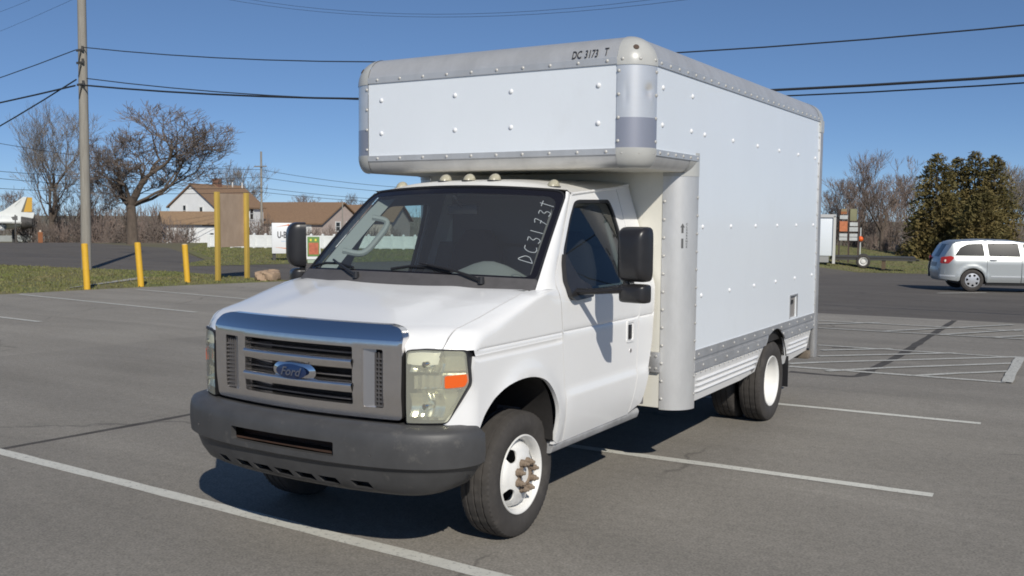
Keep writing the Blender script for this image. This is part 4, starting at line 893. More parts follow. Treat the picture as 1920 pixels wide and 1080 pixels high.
def front_wheel():
    wh = MB(); xl = 0.905
    T = tyre_mb(xl+0.012, 0.225).build('tyre', TYRE, None, angle=30)
    barrel = [(xl-0.006, 0.236), (xl, 0.233), (xl, 0.227), (xl-0.012, 0.216), (xl-0.03, 0.207), (xl-0.085, 0.200), (xl-0.19, 0.200)]
    R_ = MB(); R_.lathe(barrel, 64, 'X')
    xp = [0.0, 0.075, 0.108, 0.118, 0.135, 0.165, 0.188, 0.202]; xq = [xl+0.012, xl+0.012, xl+0.012, xl+0.008, xl-0.004, xl-0.012, xl-0.040, xl-0.075]
    holes = [[(0.161*cos(a+q)*1.0 if False else (0.157+0.034*cos(t))*cos(a+0.27*sin(t)), (0.157+0.034*cos(t))*sin(a+0.27*sin(t))) for t in [2*pi*i/20 for i in range(20)] for q in (0,)] for a in [radians(d) for d in (128, 218, 308, 38)]]
    R_.panel(ell(0, 0, 0.2015, 0.2015, 64), lambda y, z: (itp(sqrt(y*y+z*z), xp, xq), y, z), holes=holes, step=0.018, thick=0.010, tdir=(-1, 0, 0))
    R_ = R_.build('rim', RIM, None, angle=35)
    Bk = MB(); Bk.lathe([(xl-0.13, 0.0), (xl-0.13, 0.19)], 24, 'X'); Bk = Bk.build('brake_drum', UNDER, None)
    Hb = MB(); Hb.lathe([(xl+0.010, 0.075), (xl+0.022, 0.072), (xl+0.026, 0.055), (xl-0.03, 0.040), (xl-0.03, 0.0)], 20, 'X')
    for k in range(10):
        a = 2*pi*k/10; Hb.lathe([(xl+0.020, 0.006), (xl+0.032, 0.006), (xl+0.032, 0.0)], 6, 'X', (0, 0.062*cos(a), 0.062*sin(a)))
    Hb = Hb.build('hub', LUG, None, angle=30)
    lugs = []
    for k in range(8):
        a = 2*pi*(k+0.5)/8; q = MB()
        q.lathe([(0.0, 0.025), (0.012, 0.024), (0.016, 0.020), (0.034, 0.019), (0.038, 0.012), (0.054, 0.009), (0.058, 0.0)], 7, 'X')
        l = q.build('lug_nut', LUG, None, angle=25, loc=(xl+0.012, 0.082*cos(a), 0.082*sin(a))); lugs.append(l)
    return [T, R_, Bk, Hb]+lugs
def wheel_empty(name, loc, rz): o = bpy.data.objects.new(name, None); COL.objects.link(o); o.parent = TR; o.location = loc; o.rotation_euler = (0, 0, rz); return o
fw = wheel_empty('front_wheel', (0, 0, 0.3705), 0.0)
for q in front_wheel():
    q.parent = fw
    if q.name.startswith('tyre'): flat(q)
fw2 = copy_tree(fw, TR); fw2.rotation_euler = (0, 0, pi)
rw = wheel_empty('rear_wheel', (0, 4.096, 0.3705), 0)
xl = 1.178
q = tyre_mb(xl+0.012, 0.225).build('tyre', TYRE, rw, angle=30); flat(q)
q = tyre_mb(xl-0.255, 0.225).build('inner_tyre', TYRE, rw, angle=30); flat(q)
q = MB(); q.lathe([(xl-0.006, 0.236), (xl, 0.233), (xl, 0.226), (xl-0.012, 0.216), (xl-0.03, 0.208), (xl-0.10, 0.202), (xl-0.135, 0.190), (xl-0.145, 0.16), (xl-0.165, 0.125), (xl-0.17, 0.11), (xl-0.17, 0.0)], 64, 'X'); q.build('rim', RIM, rw, angle=35)
q = MB(); q.lathe([(xl-0.17, 0.062), (xl-0.09, 0.060), (xl-0.08, 0.05), (xl-0.08, 0)], 20, 'X')
q.build('hub', RIM, rw, angle=30)
rw2 = copy_tree(rw, TR); rw2.rotation_euler = (0, 0, pi)

# ================================================================== street furniture near the road
WOODG = mat('weathered_pole_wood', (0.33, 0.31, 0.27), 0.9, col2=(0.24, 0.22, 0.19), scale=6, stretch=(3, 3, 0.25), bump=0.3, bscale=30)
YEL = mat('yellow_bollard_paint', (0.72, 0.42, 0.035), 0.5, var=0.08, scale=9, dirt=((0.40, 0.26, 0.08), 9.0, 0.62, 0.15, 0.6))
YELW = mat('yellow_faded_wood', (0.50, 0.34, 0.07), 0.8, var=0.12, scale=5, stretch=(4, 4, 0.4))
PLY = mat('bare_plywood', (0.44, 0.33, 0.24), 0.85, col2=(0.36, 0.265, 0.19), scale=3.5, stretch=(1, 1, 0.5))
WIRE = mat('wire_black', (0.022, 0.026, 0.032), 0.6)
WHITE = mat('white_vinyl', (0.74, 0.75, 0.74), 0.5, var=0.05, scale=3)
STEEL = mat('dark_steel', (0.06, 0.058, 0.055), 0.6)
ORANGE = mat('orange_plastic', (0.80, 0.13, 0.02), 0.5)

def pole(name, label, x, y, ztop, r, lean=0.0, group=None):
    z = gz(x, y); p = thing(name, label, 'utility pole', (x, y, z), 0, group)
    b = MB(); b.tube([(lean*(i/10), 0, ztop*i/10-0.1*(i == 0)) for i in range(11)], [r*(1-0.25*i/10) for i in range(11)], 14); b.build('shaft', WOODG, p, angle=60)
    return p
P1 = pole('utility_pole', 'weathered grey wooden utility pole rising behind the leftmost yellow bollard', -24.95, 15.3, 12.0, 0.165, 0.12)
for z, nm in ((7.12, 'insulator_bracket'), (6.72, 'insulator_bracket'), (6.02, 'cable_clamp')):
    b = MB(); b.box((0.10, -0.12, z), (0.34, 0.05, 0.07)); b.tube([(0.24, -0.12, z-0.02), (0.24, -0.12, z+0.12)], 0.04, 8); b.tube([(0.06, -0.16, z-0.45), (0.20, -0.16, z-0.05)], 0.02, 5); b.build(nm, STEEL, P1)
b = MB(); b.box((0.1, -0.14, 10.6), (2.2, 0.1, 0.12)); b.build('crossarm', WOODG, P1)
P2 = pole('utility_pole', 'slim dark wooden utility pole far behind the houses left of the truck', *at_depth(489, 303, 92).to_2d(), 9.0, 0.12, 0.05)
b = MB(); b.box((0.05, -0.1, 7.6), (1.6, 0.08, 0.1)); b.build('crossarm', WOODG, P2)
P3 = pole('utility_pole', 'thin dark pole standing in front of the pink gable', *at_depth(642, 385, 90).to_2d(), 4.2, 0.06)

def wire(label, pts, r, name='overhead_wire', group='overhead lines'):
    b = MB(); b.tube(pts, r, 5); return tag(b.build(name, WIRE, None, angle=60), label, 'overhead wire', group)
def span(a, b, sag, n=24):
    a = Vector(a); b = Vector(b); return [a.lerp(b, i/n)-Vector((0, 0, sag*4*(i/n)*(1-i/n))) for i in range(n+1)]
wire('topmost black cable running from the near pole across behind the truck box', span((-24.7, 15.2, 7.2), (24, 15.3, 7.15), 1.8), 0.016)
wire('thick black bundled cable at the lower clamp of the near pole running behind the truck', span((-24.8, 15.15, 6.0), (24, 15.25, 5.8), 1.42), 0.028)
wire('thin cable just above the thick bundle at the near pole, crossing behind the truck', span((-24.7, 15.3, 6.22), (24, 15.4, 5.95), 1.72), 0.016)
wire('upper cable leaving the near pole to the left edge of the picture', span((-25.1, 15.2, 7.15), (-74, 15.3, 7.1), 1.9), 0.016)
wire('lower thick cable leaving the near pole to the left edge', span((-25.1, 15.15, 6.0), (-74, 15.3, 5.9), 1.0), 0.030)
wire('steep service cable dropping from the near pole to the lower left', span((-25.1, 15.2, 6.2), (-43, 15.6, 1.9), 0.3, 10), 0.024)
for py0, py1, lab in ((59, -30, 'faint wire across the top left corner below its twin'), (20, -60, 'faint wire at the very top left corner')):
    a = on_plane(-120, py0+44, 1, 22); c = on_plane(260, py1-30, 1, 14); wire(lab, span(a, c, 0.15, 8), 0.005)
for dz, lab in ((0, 'upper of the two faint sagging wires at the top edge above the truck'), (-0.28, 'lower of the two faint sagging wires at the top edge above the truck')):
    a = on_plane(250, -52, 1, 15.3); c = on_plane(1750, -100, 1, 15.3); a.z += dz*0.6; c.z += dz*0.6; mid = on_plane(880, 19, 1, 15.3)
    wire(lab, span(a, c, (a.z+c.z)/2-mid.z-dz*0.25, 24), 0.0045)
for i, (q0, q1, q2, sg) in enumerate([((-40, 262), (488, 318), (760, 352), 0.5), ((-40, 318), (488, 332), (760, 362), 0.4), ((-40, 331), (488, 352), (790, 378), 0.4), ((-40, 351), (488, 360), (790, 384), 0.3)]):
    a, c, e = at_depth(*q0, 70), at_depth(*q1, 92), at_depth(*q2, 92); lab = ('highest', 'second', 'third', 'lowest')[i]+' of the thin far wires running past the dark pole behind the houses'
    wire(lab, span(a, c, sg, 14)+span(c, e, sg*0.4, 8)[1:], 0.020, 'far_wire', 'far wires behind the houses')

for i, ((px, py), (tx, ty), lab) in enumerate([((163.5, 542), (159, 457), 'leftmost yellow bollard standing in front of the utility pole'), ((264.5, 537), (258, 455), 'middle yellow bollard leaning slightly at the lawn edge'), ((351.5, 529), (346, 458), 'rightmost yellow bollard with pale top beside the plywood board')]):
    g = on_ground(px, py); d = (g-CAM).dot(_fw); h = (py-ty)/FPX*d*1.005; t = thing('bollard', lab, 'bollard', g, 0, 'yellow bollards at the lot edge')
    ln = -((px-tx)-1.4)/FPX*d; dx, dy = _r.x*ln, _r.y*ln
    b = MB(); b.tube([(0, 0, -0.1), (0, 0, 0), (dx*0.5, dy*0.5, h*0.5), (dx*0.985, dy*0.985, h*0.985)], 0.078, 18); b.build('pipe', YEL, t, angle=60)
    b = MB(); b.grid(lambda a, c: (dx+0.076*cos(2*pi*a)*cos(c*pi/2), dy+0.076*sin(2*pi*a)*cos(c*pi/2), h*0.985+0.022*sin(c*pi/2)), 18, 4); b.build('cap', mat('bollard_cap', (0.70, 0.52, 0.28), 0.6) if i == 2 else YEL, t, angle=60)
# plywood board on two yellow posts
g1, g2 = on_ground(409, 526), on_ground(463.5, 521); gm = (g1+g2)/2; ax_ = (g2-g1).to_2d().normalized(); ang = math.atan2(ax_.y, ax_.x); hw = (g2-g1).length/2
dd = (gm-CAM).dot(_fw); zt = (524-362)/FPX*dd
SB = thing('notice_board', 'bare plywood board mounted between two faded yellow posts', 'board', gm, ang)
for sx in (-hw, hw):
    b = MB(); b.box((sx, 0, zt/2-0.1), (0.14, 0.10, zt+0.2)); b.build('post', YELW, SB, bevel=0.008)
b = MB(); b.box((0, 0.06, zt-0.80), (2*hw+0.05, 0.02, 1.52)); b.build('plywood_sheet', PLY, SB)
b = MB(); b.box((0, 0.085, zt-0.14), (2*hw, 0.04, 0.09)); b.build('rail', YELW, SB); b = MB(); b.box((0, 0.085, zt-1.48), (2*hw, 0.04, 0.09)); b.build('rail', YELW, SB)
# boulder
g = on_ground(504, 525); b = MB()
def rockf(a, c):
    t = 2*pi*a; f = pi*(c-0.5); n = 1+0.12*sin(3*t+1)*cos(2*f)+0.08*sin(5*t+f*4)+0.05*sin(9*t+7*f); e = lambda v, p: math.copysign(abs(v)**p, v)
    return (0.40*e(cos(t), 0.7)*e(cos(f), 0.6)*n, 0.28*e(sin(t), 0.7)*e(cos(f), 0.6)*n, 0.10+0.17*e(sin(f), 0.55)*n)
b.grid(rockf, 28, 16); rk = b.build('boulder', mat('tan_rock', (0.42, 0.30, 0.20), 0.9, col2=(0.30, 0.21, 0.145), scale=5, bump=0.7, bscale=12), None, angle=30, loc=g, merge=0.002); tag(rk, 'low tan boulder beside the right post of the plywood board', 'boulder'); rk.rotation_euler.z = ang

def face_cam(p): v = (CAM-p).to_2d(); return math.atan2(v.y, v.x)+pi/2          # local -Y looks at the camera
def mpp(p): return (p-CAM).dot(_fw)/FPX
# white U-BOX sign
g = on_ground(515, 488); k = mpp(g); wS, hS = 61*k, 57*k; US = thing('road_sign', 'white U-BOX advertising sign on black posts in the far grass', 'sign', g+Vector((_r.x, _r.y, 0))*(wS/2-4*k), face_cam(g)+0.08)
z0 = (488-475)*k
b = MB(); b.box((0, 0, z0+hS/2), (wS, 0.06, hS)); b.build('sign_board', mat('sign_white', (0.78, 0.79, 0.80), 0.4), US, bevel=0.01)
for sx in (-wS/2+0.09, wS/2-0.09): b = MB(); b.box((sx, 0.08, z0/2+0.1), (0.13, 0.09, z0+0.6)); b.build('post', STEEL, US)
tw_ = [q[0] for q in text2d('U-BOX', size=0.36)[0]]; fx = 33*k/(max(tw_)-min(tw_)); b = MB(); write(b, 'U-BOX', lambda a, c: (a-4*k, -0.033, z0+hS*0.60+c), size=0.36, sx=fx, bold=0.012); b.build('lettering', mat('sign_dark_grey', (0.10, 0.10, 0.11), 0.5), US, angle=0)
b = MB()
for poly in ([(-0.42, 1.24), (-0.05, 1.34), (0.0, 1.37), (0.05, 1.34), (0.42, 1.24), (0.05, 1.30), (0, 1.28), (-0.05, 1.30)], [(-0.5, 0.30), (0.0, 0.20), (0.5, 0.30), (0.12, 0.26), (0, 0.27), (-0.12, 0.26)]):
    kk = hS/1.42; b.add([(a*1.2, -0.033, z0+c*kk) for a, c in poly], [tuple(range(len(poly)))])
b.build('orange_swoosh', mat('sign_orange', (0.75, 0.22, 0.06), 0.5), US, angle=0, kind='stuff')
b = MB(); b.box((0, -0.032, z0+hS*0.40), (wS*0.45, 0.003, 0.035)); b.build('small_print_line', mat('sign_pale_blue', (0.5, 0.6, 0.72), 0.5), US)
# small green and red poster sign
g = on_ground(588, 493); k = mpp(g); RS = thing('poster_stand', 'small green poster stand with a red panel and white edging on the grass', 'sign', g, face_cam(g))
b = MB(); b.box((0, 0, 31*k), (24*k, 0.05, 36*k)); b.build('poster_panel', mat('poster_green', (0.14, 0.26, 0.07), 0.6), RS)
b = MB(); b.box((0.3*k, -0.03, 27*k), (18*k, 0.006, 22*k)); b.build('red_panel', mat('poster_red', (0.46, 0.13, 0.07), 0.6, var=0.3, scale=8), RS)
for sx in (-12, 12): b = MB(); b.box((sx*k, 0, 30*k), (1.6*k, 0.06, 40*k)); b.build('edge', WHITE, RS)
b = MB(); b.box((0, 0, 9.5*k), (25*k, 0.07, 5*k)); b.build('edge', WHITE, RS)
for sx in (-5, 4): b = MB(); b.box((sx*k, -0.03, 43*k), (3.5*k, 0.006, 4*k)); b.build('yellow_spot', mat('poster_yellow', (0.75, 0.65, 0.08), 0.6), RS)
b = MB(); b.box((0, 0.1, 3*k), (22*k, 0.3, 6*k)); b.build('base', mat('poster_base', (0.35, 0.42, 0.33), 0.7), RS)
# white vinyl fence
fa, fb_ = on_ground(392, 464), on_ground(800, 468); d = (fb_-fa); L = d.length; n = 19
VF = thing('vinyl_fence', 'low white vinyl fence of solid panels behind the far grass', 'fence', fa, math.atan2(d.y, d.x))
pw = L/n; hF = 24*mpp(fa); pp = None; qq = None
for i in range(n+1):
    if pp is None:
        b = MB(); b.box((0, 0, hF*0.53), (0.13, 0.13, hF*1.06)); b.add([(-0.08, -0.08, hF*1.06), (0.08, -0.08, hF*1.06), (0.08, 0.08, hF*1.06), (-0.08, 0.08, hF*1.06), (0, 0, hF*1.16)], [(0, 1, 4), (1, 2, 4), (2, 3, 4), (3, 0, 4), (3, 2, 1, 0)]); pp = b.build('fence_post', WHITE, VF)
    else: share(pp, VF, (pw*i, 0, 0))
    if i < n and i not in (1,):
        if qq is None:
            b = MB(); b.box((pw/2, 0, hF*0.50), (pw-0.13, 0.04, hF*0.90)); b.box((pw/2, 0, hF*0.93), (pw-0.13, 0.06, 0.10)); b.box((pw/2, 0, 0.12), (pw-0.13, 0.06, 0.10)); qq = b.build('fence_panel', WHITE, VF)
        else: share(qq, VF, (pw*i, 0, 0))

# ================================================================== houses far behind
ROOFB = mat('brown_shingle', (0.29, 0.185, 0.11), 0.9, col2=(0.20, 0.125, 0.078), scale=5, stretch=(1, 1, 4))
ROOFT = mat('tan_shingle', (0.34, 0.225, 0.13), 0.9, col2=(0.25, 0.165, 0.10), scale=5)
SIDW = mat('white_siding', (0.74, 0.75, 0.75), 0.7, var=0.04, scale=2)
SIDP = mat('pinkish_siding', (0.46, 0.38, 0.34), 0.8, var=0.08, scale=3)
SIDG = mat('grey_siding', (0.36, 0.36, 0.35), 0.8, var=0.08, scale=2)
PANE = mat('window_pane_dark', (0.03, 0.035, 0.04), 0.15)
def gabled(name, label, p, rz, w_, l_, hw_, hr, wall, roof_, ov=0.3, wins=(), zb=-3.0):
    """gable end at local -Y (width w_ along X), ridge runs along +Y"""
    h = thing(name, label, 'house', p, rz)
    b = MB(); a = w_/2
    b.add([(-a, 0, zb), (a, 0, zb), (a, 0, hw_), (0, 0, hr), (-a, 0, hw_), (-a, l_, zb), (a, l_, zb), (a, l_, hw_), (0, l_, hr), (-a, l_, hw_)], [(0, 1, 2, 3, 4), (9, 8, 7, 6, 5), (1, 6, 7, 2), (5, 0, 4, 9)]); b.build('wall', wall, h, angle=0)
    b = MB(); sl = (hr-hw_)/a
    for s in (1, -1):
        e = a+ov; ze = hw_-ov*sl
        b.add([(0, -ov, hr+0.10), (s*e, -ov, ze+0.10), (s*e, l_+ov, ze+0.10), (0, l_+ov, hr+0.10), (0, -ov, hr-0.05), (s*e, -ov, ze-0.05), (s*e, l_+ov, ze-0.05), (0, l_+ov, hr-0.05)], [(0, 1, 2, 3), (7, 6, 5, 4), (0, 4, 5, 1), (1, 5, 6, 2), (2, 6, 7, 3)])
    b.build('roof', roof_, h, angle=0)
    for (fc, u, z, ww, hh) in wins:                        # face 'f' gable, 'r' right side
        o = bpy.data.objects.new('window', None); COL.objects.link(o); o.parent = h
        if fc == 'f': o.location = (u, -0.02, z)
        else: o.location = (a+0.02, u, z); o.rotation_euler = (0, 0, pi/2)
        f = MB()
        for q in ((-ww/2, 0, 0.09, hh+0.16), (ww/2, 0, 0.09, hh+0.16), (0, hh/2, ww, 0.09), (0, -hh/2, ww, 0.12), (0, 0, ww, 0.05)): f.box((q[0], -0.02, q[1]), (q[2], 0.06, q[3]))
        f.build('frame', WHITE, o); f = MB(); f.box((0, 0.01, 0), (ww, 0.02, hh)); f.build('pane', PANE, o)
    return h
def on_d(px, py, d): p = at_depth(px, py, d); return p
D = 100; k = D/FPX; p = on_d(361, 458, D); rz = face_cam(p)-radians(38)
HS = gabled('white_house', 'white gabled house with brown roof and two narrow attic windows', p, rz, 86*k/cos(radians(38))*0.93, 8.5, 72*k, 112*k, SIDW, ROOFB, 0.25, (('f', -0.9, 63*k, 0.42, 1.1), ('f', 1.15, 60*k, 0.42, 1.1), ('r', 6.3, 58*k, 0.7, 1.3), ('r', 3.0, 58*k, 0.7, 1.3)))
b = MB(); b.box((0, 4.2, 114*k), (0.7, 0.7, 1.2)); b.build('chimney', mat('chimney_brick', (0.22, 0.12, 0.085), 0.9, var=0.2, scale=8), HS)
for x, y in ((0.2, 6.6), (0.3, 8.2)): b = MB(); b.tube([(x, y, 108*k), (x, y, 120*k)], 0.07, 6); b.build('vent_pipe', WHITE, HS)
p2 = on_d(384, 458, 92); k2 = 92/FPX
p2 = on_d(308, 458, 92)
GH = gabled('garage', 'small white garage with tan roof in front of the white house', p2, face_cam(p2)-radians(84), 4.2, 90*k2, 42*k2, 60*k2, SIDW, ROOFT, 0.4)
b = MB(); b.box((1.5, 0, 1.1), (0.1, 0.1, 0.1)); b = MB(); b.box((2.11, 78*k2, 20*k2), (0.03, 0.55, 0.16)); b.build('door_window', PANE, GH); b = MB(); b.box((2.11, 76*k2, 36*k2), (0.05, 1.3, 0.10)); b.build('door_lintel', mat('lintel_brown', (0.2, 0.14, 0.1), 0.8), GH)
p3 = on_d(643, 455, 108); k3 = 108/FPX
H2_ = gabled('long_house', 'long low house with reddish brown roof and pinkish gable', p3, face_cam(p3)+radians(52), 98*k3/cos(radians(50))*0.8, 13.0, 38*k3, 74*k3, SIDP, ROOFB, 0.3, (('f', -0.9, 30*k3, 0.8, 1.0), ('f', 1.0, 30*k3, 0.8, 1.0)))
for y in (2.0, 4.4, 6.8, 9.2, 11.2):
    o = MB(); o.box((-98*k3/cos(radians(50))*0.4-0.02, y, 24*k3), (0.05, 1.2, 1.2)); o.build('window', WHITE, H2_); 
p4 = on_d(752, 458, 125); k4 = 125/FPX
H3 = gabled('long_house', 'far brown-roofed house seen through the passenger window of the truck', p4, face_cam(p4)+radians(75), 9.0, 20.0, 45*k4, 72*k4, SIDP, ROOFB, 0.4)
p5 = on_d(1672, 468, 120); k5 = 120/FPX
H4 = gabled('low_building', 'low grey building half hidden behind the bare trees right of the truck', p5, face_cam(p5)-radians(75), 7.0, 9.0, 30*k5, 38*k5, SIDG, mat('grey_roofing', (0.22, 0.21, 0.2), 0.9), 0.3, (('r', 2.0, 16*k5, 1.4, 1.2), ('r', 5.2, 16*k5, 1.4, 1.2)))

# ================================================================== jet aircraft on display at the left edge
p = at_depth(4, 455, 96); k = 96/FPX; JT = thing('display_jet', 'white jet aircraft tail with orange rudder on display at the left edge', 'aircraft', p, face_cam(p))
JW = mat('jet_white', (0.68, 0.70, 0.68), 0.45, var=0.05, scale=2); JD = mat('jet_metal_dark', (0.10, 0.095, 0.09), 0.6, metal=0.4, var=0.3, scale=6)
b = MB()
fus = [(-9.0, 0.1, 2.0), (-8.0, 0.55, 2.0), (-5.5, 0.95, 1.95), (-2.0, 1.0, 1.95), (0.2, 0.92, 1.98), (1.2, 0.80, 2.03), (1.75, 0.66, 2.08)]
b.grid(lambda a, c: (lambda X, r, z: (X, r*0.8*cos(2*pi*c), z+r*0.78*sin(2*pi*c)))(itp(a*10.75-9, [q[0] for q in fus], [q[0] for q in fus]), itp(a*10.75-9, [q[0] for q in fus], [q[1] for q in fus]), itp(a*10.75-9, [q[0] for q in fus], [q[2] for q in fus])), 30, 20); b.build('fuselage', JW, JT, merge=0.001)
b = MB(); b.lathe([(1.70, 0.62), (1.75, 0.66), (2.6, 0.52), (2.7, 0.48), (2.55, 0.42), (1.9, 0.40)], 20, 'X', (0, 0, 1.95)); b.build('exhaust_nozzle', JD, JT)
b = MB(); fin = [(-2.6, 2.62), (-0.3, 2.95), (0.2, 3.15), (1.95, 4.52), (2.32, 4.55), (1.75, 3.02), (2.95, 2.98), (2.80, 2.42), (1.5, 2.42)]
b.prism(fin, lambda a, c, h: (a, h*(1 if c < 3 else 0.5), c), -0.13, 0.13); b.build('tail_fin', JW, JT)
b = MB(); b.prism([(2.36, 4.50), (2.78, 4.47), (2.72, 3.05), (1.98, 3.03)], lambda a, c, h: (a, h, c), -0.06, 0.06); b.build('rudder', mat('rudder_orange', (0.62, 0.36, 0.05), 0.5), JT)
b = MB(); b.prism([(2.28, 4.50), (2.36, 4.50), (1.98, 3.03), (1.74, 3.04)], lambda a, c, h: (a, h, c), -0.065, 0.065); b.build('fin_stripe', mat('fin_grey', (0.16, 0.15, 0.11), 0.6), JT)
b = MB(); b.prism([(-0.6, 0), (0.9, -2.2), (1.7, -2.2), (1.6, 0)], lambda a, c, h: (a, c-0.6, 2.0+h), -0.06, 0.06); b.build('tailplane', mat('jet_grey', (0.45, 0.45, 0.43), 0.5), JT)
b = MB(); write(b, '6F', lambda a, c: (1.45+a*0.8+c*0.75, -0.105, 3.85+c*0.95+a*0.75), size=0.55, bold=0.01); b.build('tail_code', mat('jet_marking', (0.25, 0.27, 0.25), 0.6), JT, angle=0, kind='stuff')
b = MB(); st = []
for i in range(10): r_ = 0.34 if i % 2 == 0 else 0.14; st.append((0.05+r_*sin(i*pi/5), r_*cos(i*pi/5)))
b.add([(a, -0.80, 1.62+c) for a, c in st], [tuple(range(10))]); b.build('star_marking', WHITE, JT, angle=0)
b = MB(); b.add([(0.05+0.40*cos(2*pi*i/24), -0.79, 1.62+0.40*sin(2*pi*i/24)) for i in range(24)], [tuple(range(24))]); b.build('roundel', mat('roundel_grey', (0.22, 0.24, 0.26), 0.5), JT, angle=0)
for x in (-1.0, 1.0): b = MB(); b.tube([(x, 0, 1.3), (x, 0, -1.0)], 0.12, 8); b.build('support_post', STEEL, JT)
# grey screen wall, sign back, orange marker by the jet
a, c = on_ground(-30, 452.5), on_ground(118, 453); d = c-a; GW = thing('screen_wall', 'low grey panelled wall under the jet at the left edge', 'wall', a, math.atan2(d.y, d.x)); n = 7
for i in range(n):
    b = MB(); b.box((d.length*(i+0.5)/n, 0, 0.35), (d.length/n-0.10, 0.08, 0.75)); b.build('wall_panel', mat('grey_screen', (0.30, 0.315, 0.30), 0.8, var=0.08, scale=1.5), GW)
    b = MB(); b.box((d.length*i/n, 0, 0.38), (0.11, 0.12, 0.9)); b.build('wall_post', mat('grey_screen', (0, 0, 0)), GW)
g = on_ground(30, 456); k = mpp(g); RB = thing('road_sign', 'dark back of a road sign on a thin post in front of the jet', 'sign', g, face_cam(g))
b = MB(); b.box((0, 0, 24*k), (0.07, 0.05, 48*k)); b.build('post', STEEL, RB); b = MB(); b.prism([(-4*k, 43*k), (4*k, 43*k), (4*k, 51*k), (1.5*k, 51*k), (1.5*k, 53*k), (-1.5*k, 53*k), (-1.5*k, 50*k), (-7*k, 49*k)], lambda a, c, h: (a, h, c), -0.05, -0.03); b.build('sign_back', mat('sign_back_grey', (0.15, 0.15, 0.145), 0.6, metal=0.3), RB)
g = on_ground(76, 455); k = mpp(g); OM = thing('marker_post', 'short rusty orange marker post beside the grey wall', 'post', g, face_cam(g))
b = MB(); b.box((0, 0, 10*k), (8*k, 0.25, 20*k)); b.build('post', mat('rusty_orange', (0.26, 0.10, 0.04), 0.8), OM); b = MB(); b.grid(lambda a, c: (2.2*k*cos(2*pi*a)*cos(c*pi/2), 2.2*k*sin(2*pi*a)*cos(c*pi/2), 20*k+4*k*sin(c*pi/2)), 10, 4); b.build('cap', mat('pale_cap', (0.55, 0.45, 0.35), 0.7), OM)

# ================================================================== trees and shrubs
BARK = mat('bark_grey_brown', (0.135, 0.105, 0.082), 0.95, col2=(0.085, 0.066, 0.052), scale=4, stretch=(2, 2, 0.6), bump=0.4, bscale=14)
TWIG = mat('twig_brown', (0.205, 0.165, 0.14), 0.95, col2=(0.145, 0.115, 0.097), scale=1.2)
TWIGR = mat('twig_reddish', (0.25, 0.19, 0.16), 0.95, col2=(0.18, 0.14, 0.118), scale=1.0)  # brown twig tones lightened in place of distance haze
TWIGG = mat('twig_grey', (0.26, 0.23, 0.20), 0.95, col2=(0.19, 0.165, 0.143), scale=1.0)
NEED = mat('needles', (0.095, 0.090, 0.030), 0.9, col2=(0.20, 0.145, 0.050), scale=0.5, detail=5)
def unit(v): v = Vector(v); return v.normalized()
def rv(r): return Vector((r.uniform(-1, 1), r.uniform(-1, 1), r.uniform(-1, 1)))
def limb(tk, cr, p, d, r, L, lv, R, tropism=0.12, wig=0.22, spread=0.8, twig_r=0.011, tmin=0.03, kids=(2, 3), inner=0.6):
    n = 4 if lv > 1 else 3; pts = [Vector(p)]; d = unit(d)
    for i in range(n):
        d = unit(d+rv(R)*wig+Vector((0, 0, tropism))); pts.append(pts[-1]+d*(L/n))
    r1 = max(twig_r*0.6, r*0.62); rs = [r+(r1-r)*i/n for i in range(n+1)]
    (tk if r > tmin else cr).tube(pts, rs, 7 if r > 0.1 else (5 if r > tmin else 3), cap=False)
    if lv <= 0: return
    for k in range(R.randint(*kids)):
        dd = unit(d+unit(rv(R)-d*rv(R).dot(d))*spread*R.uniform(0.6, 1.1)); limb(tk, cr, pts[-1], dd, max(twig_r, r1*R.uniform(0.72, 0.95)), L*R.uniform(0.66, 0.86), lv-1, R, tropism, wig, spread, twig_r, tmin, kids, inner)
    for i in range(1, n):
        if R.random() < inner:
            dd = unit(d+unit(rv(R))*spread*1.25); limb(tk, cr, pts[i], dd, max(twig_r, rs[i]*0.45), L*R.uniform(0.45, 0.7), max(0, lv-1-R.randint(0, 1)), R, tropism, wig, spread, twig_r, tmin, kids, inner)
def tree(name, label, loc, trunk_h, r, seeds, lv, seed, tw, group=None, lean=(0, 0), cat='tree', fit=None, **kw):
    R = random.Random(seed); t = thing(name, label, cat, loc, 0, group); tk = MB(); cr = MB()
    top = Vector((lean[0], lean[1], trunk_h)); tk.tube([(0, 0, -0.4), (0, 0, 0.05), top*0.5, top], [r*1.35, r*1.15, r, r*0.95], 12, cap=False)
    for d, L, rr in seeds: limb(tk, cr, top-Vector((0, 0, 0.1)), d, r*rr, L, lv, R, **kw)
    if fit:                                               # grow to the real height and spread (left, right of the trunk)
        hf, lf, rf = fit; V = tk.v+cr.v; zm = sorted(v[2] for v in V)[int(len(V)*0.998)]; lat = sorted(v[0]*_r.x+v[1]*_r.y for v in V); l0 = -lat[int(len(V)*0.004)]; r0 = lat[int(len(V)*0.996)]
        def fx(v):
            kz = (trunk_h+(v[2]-trunk_h)*(hf-trunk_h)/(zm-trunk_h)) if v[2] > trunk_h else v[2]; l = v[0]*_r.x+v[1]*_r.y; g_ = 1 if v[2] <= trunk_h*0.8 else sm(trunk_h*0.8, trunk_h*1.3, v[2])
            sc = ((lf/l0) if l < 0 else (rf/r0)); l2 = l*(1+(sc-1)*g_); return (v[0]+_r.x*(l2-l), v[1]+_r.y*(l2-l), kz)
        tk.v = [fx(v) for v in tk.v]; cr.v = [fx(v) for v in cr.v]
    tk.build('trunk', BARK, t, angle=60, normals=False); cr.build('crown', tw, t, angle=0, normals=False); return t
def right(d, up, back=0): return _r*d+Vector((0, 0, up))+Vector((_fw.x, _fw.y, 0))*back
g = on_ground(246, 457); k = mpp(g); k1 = k
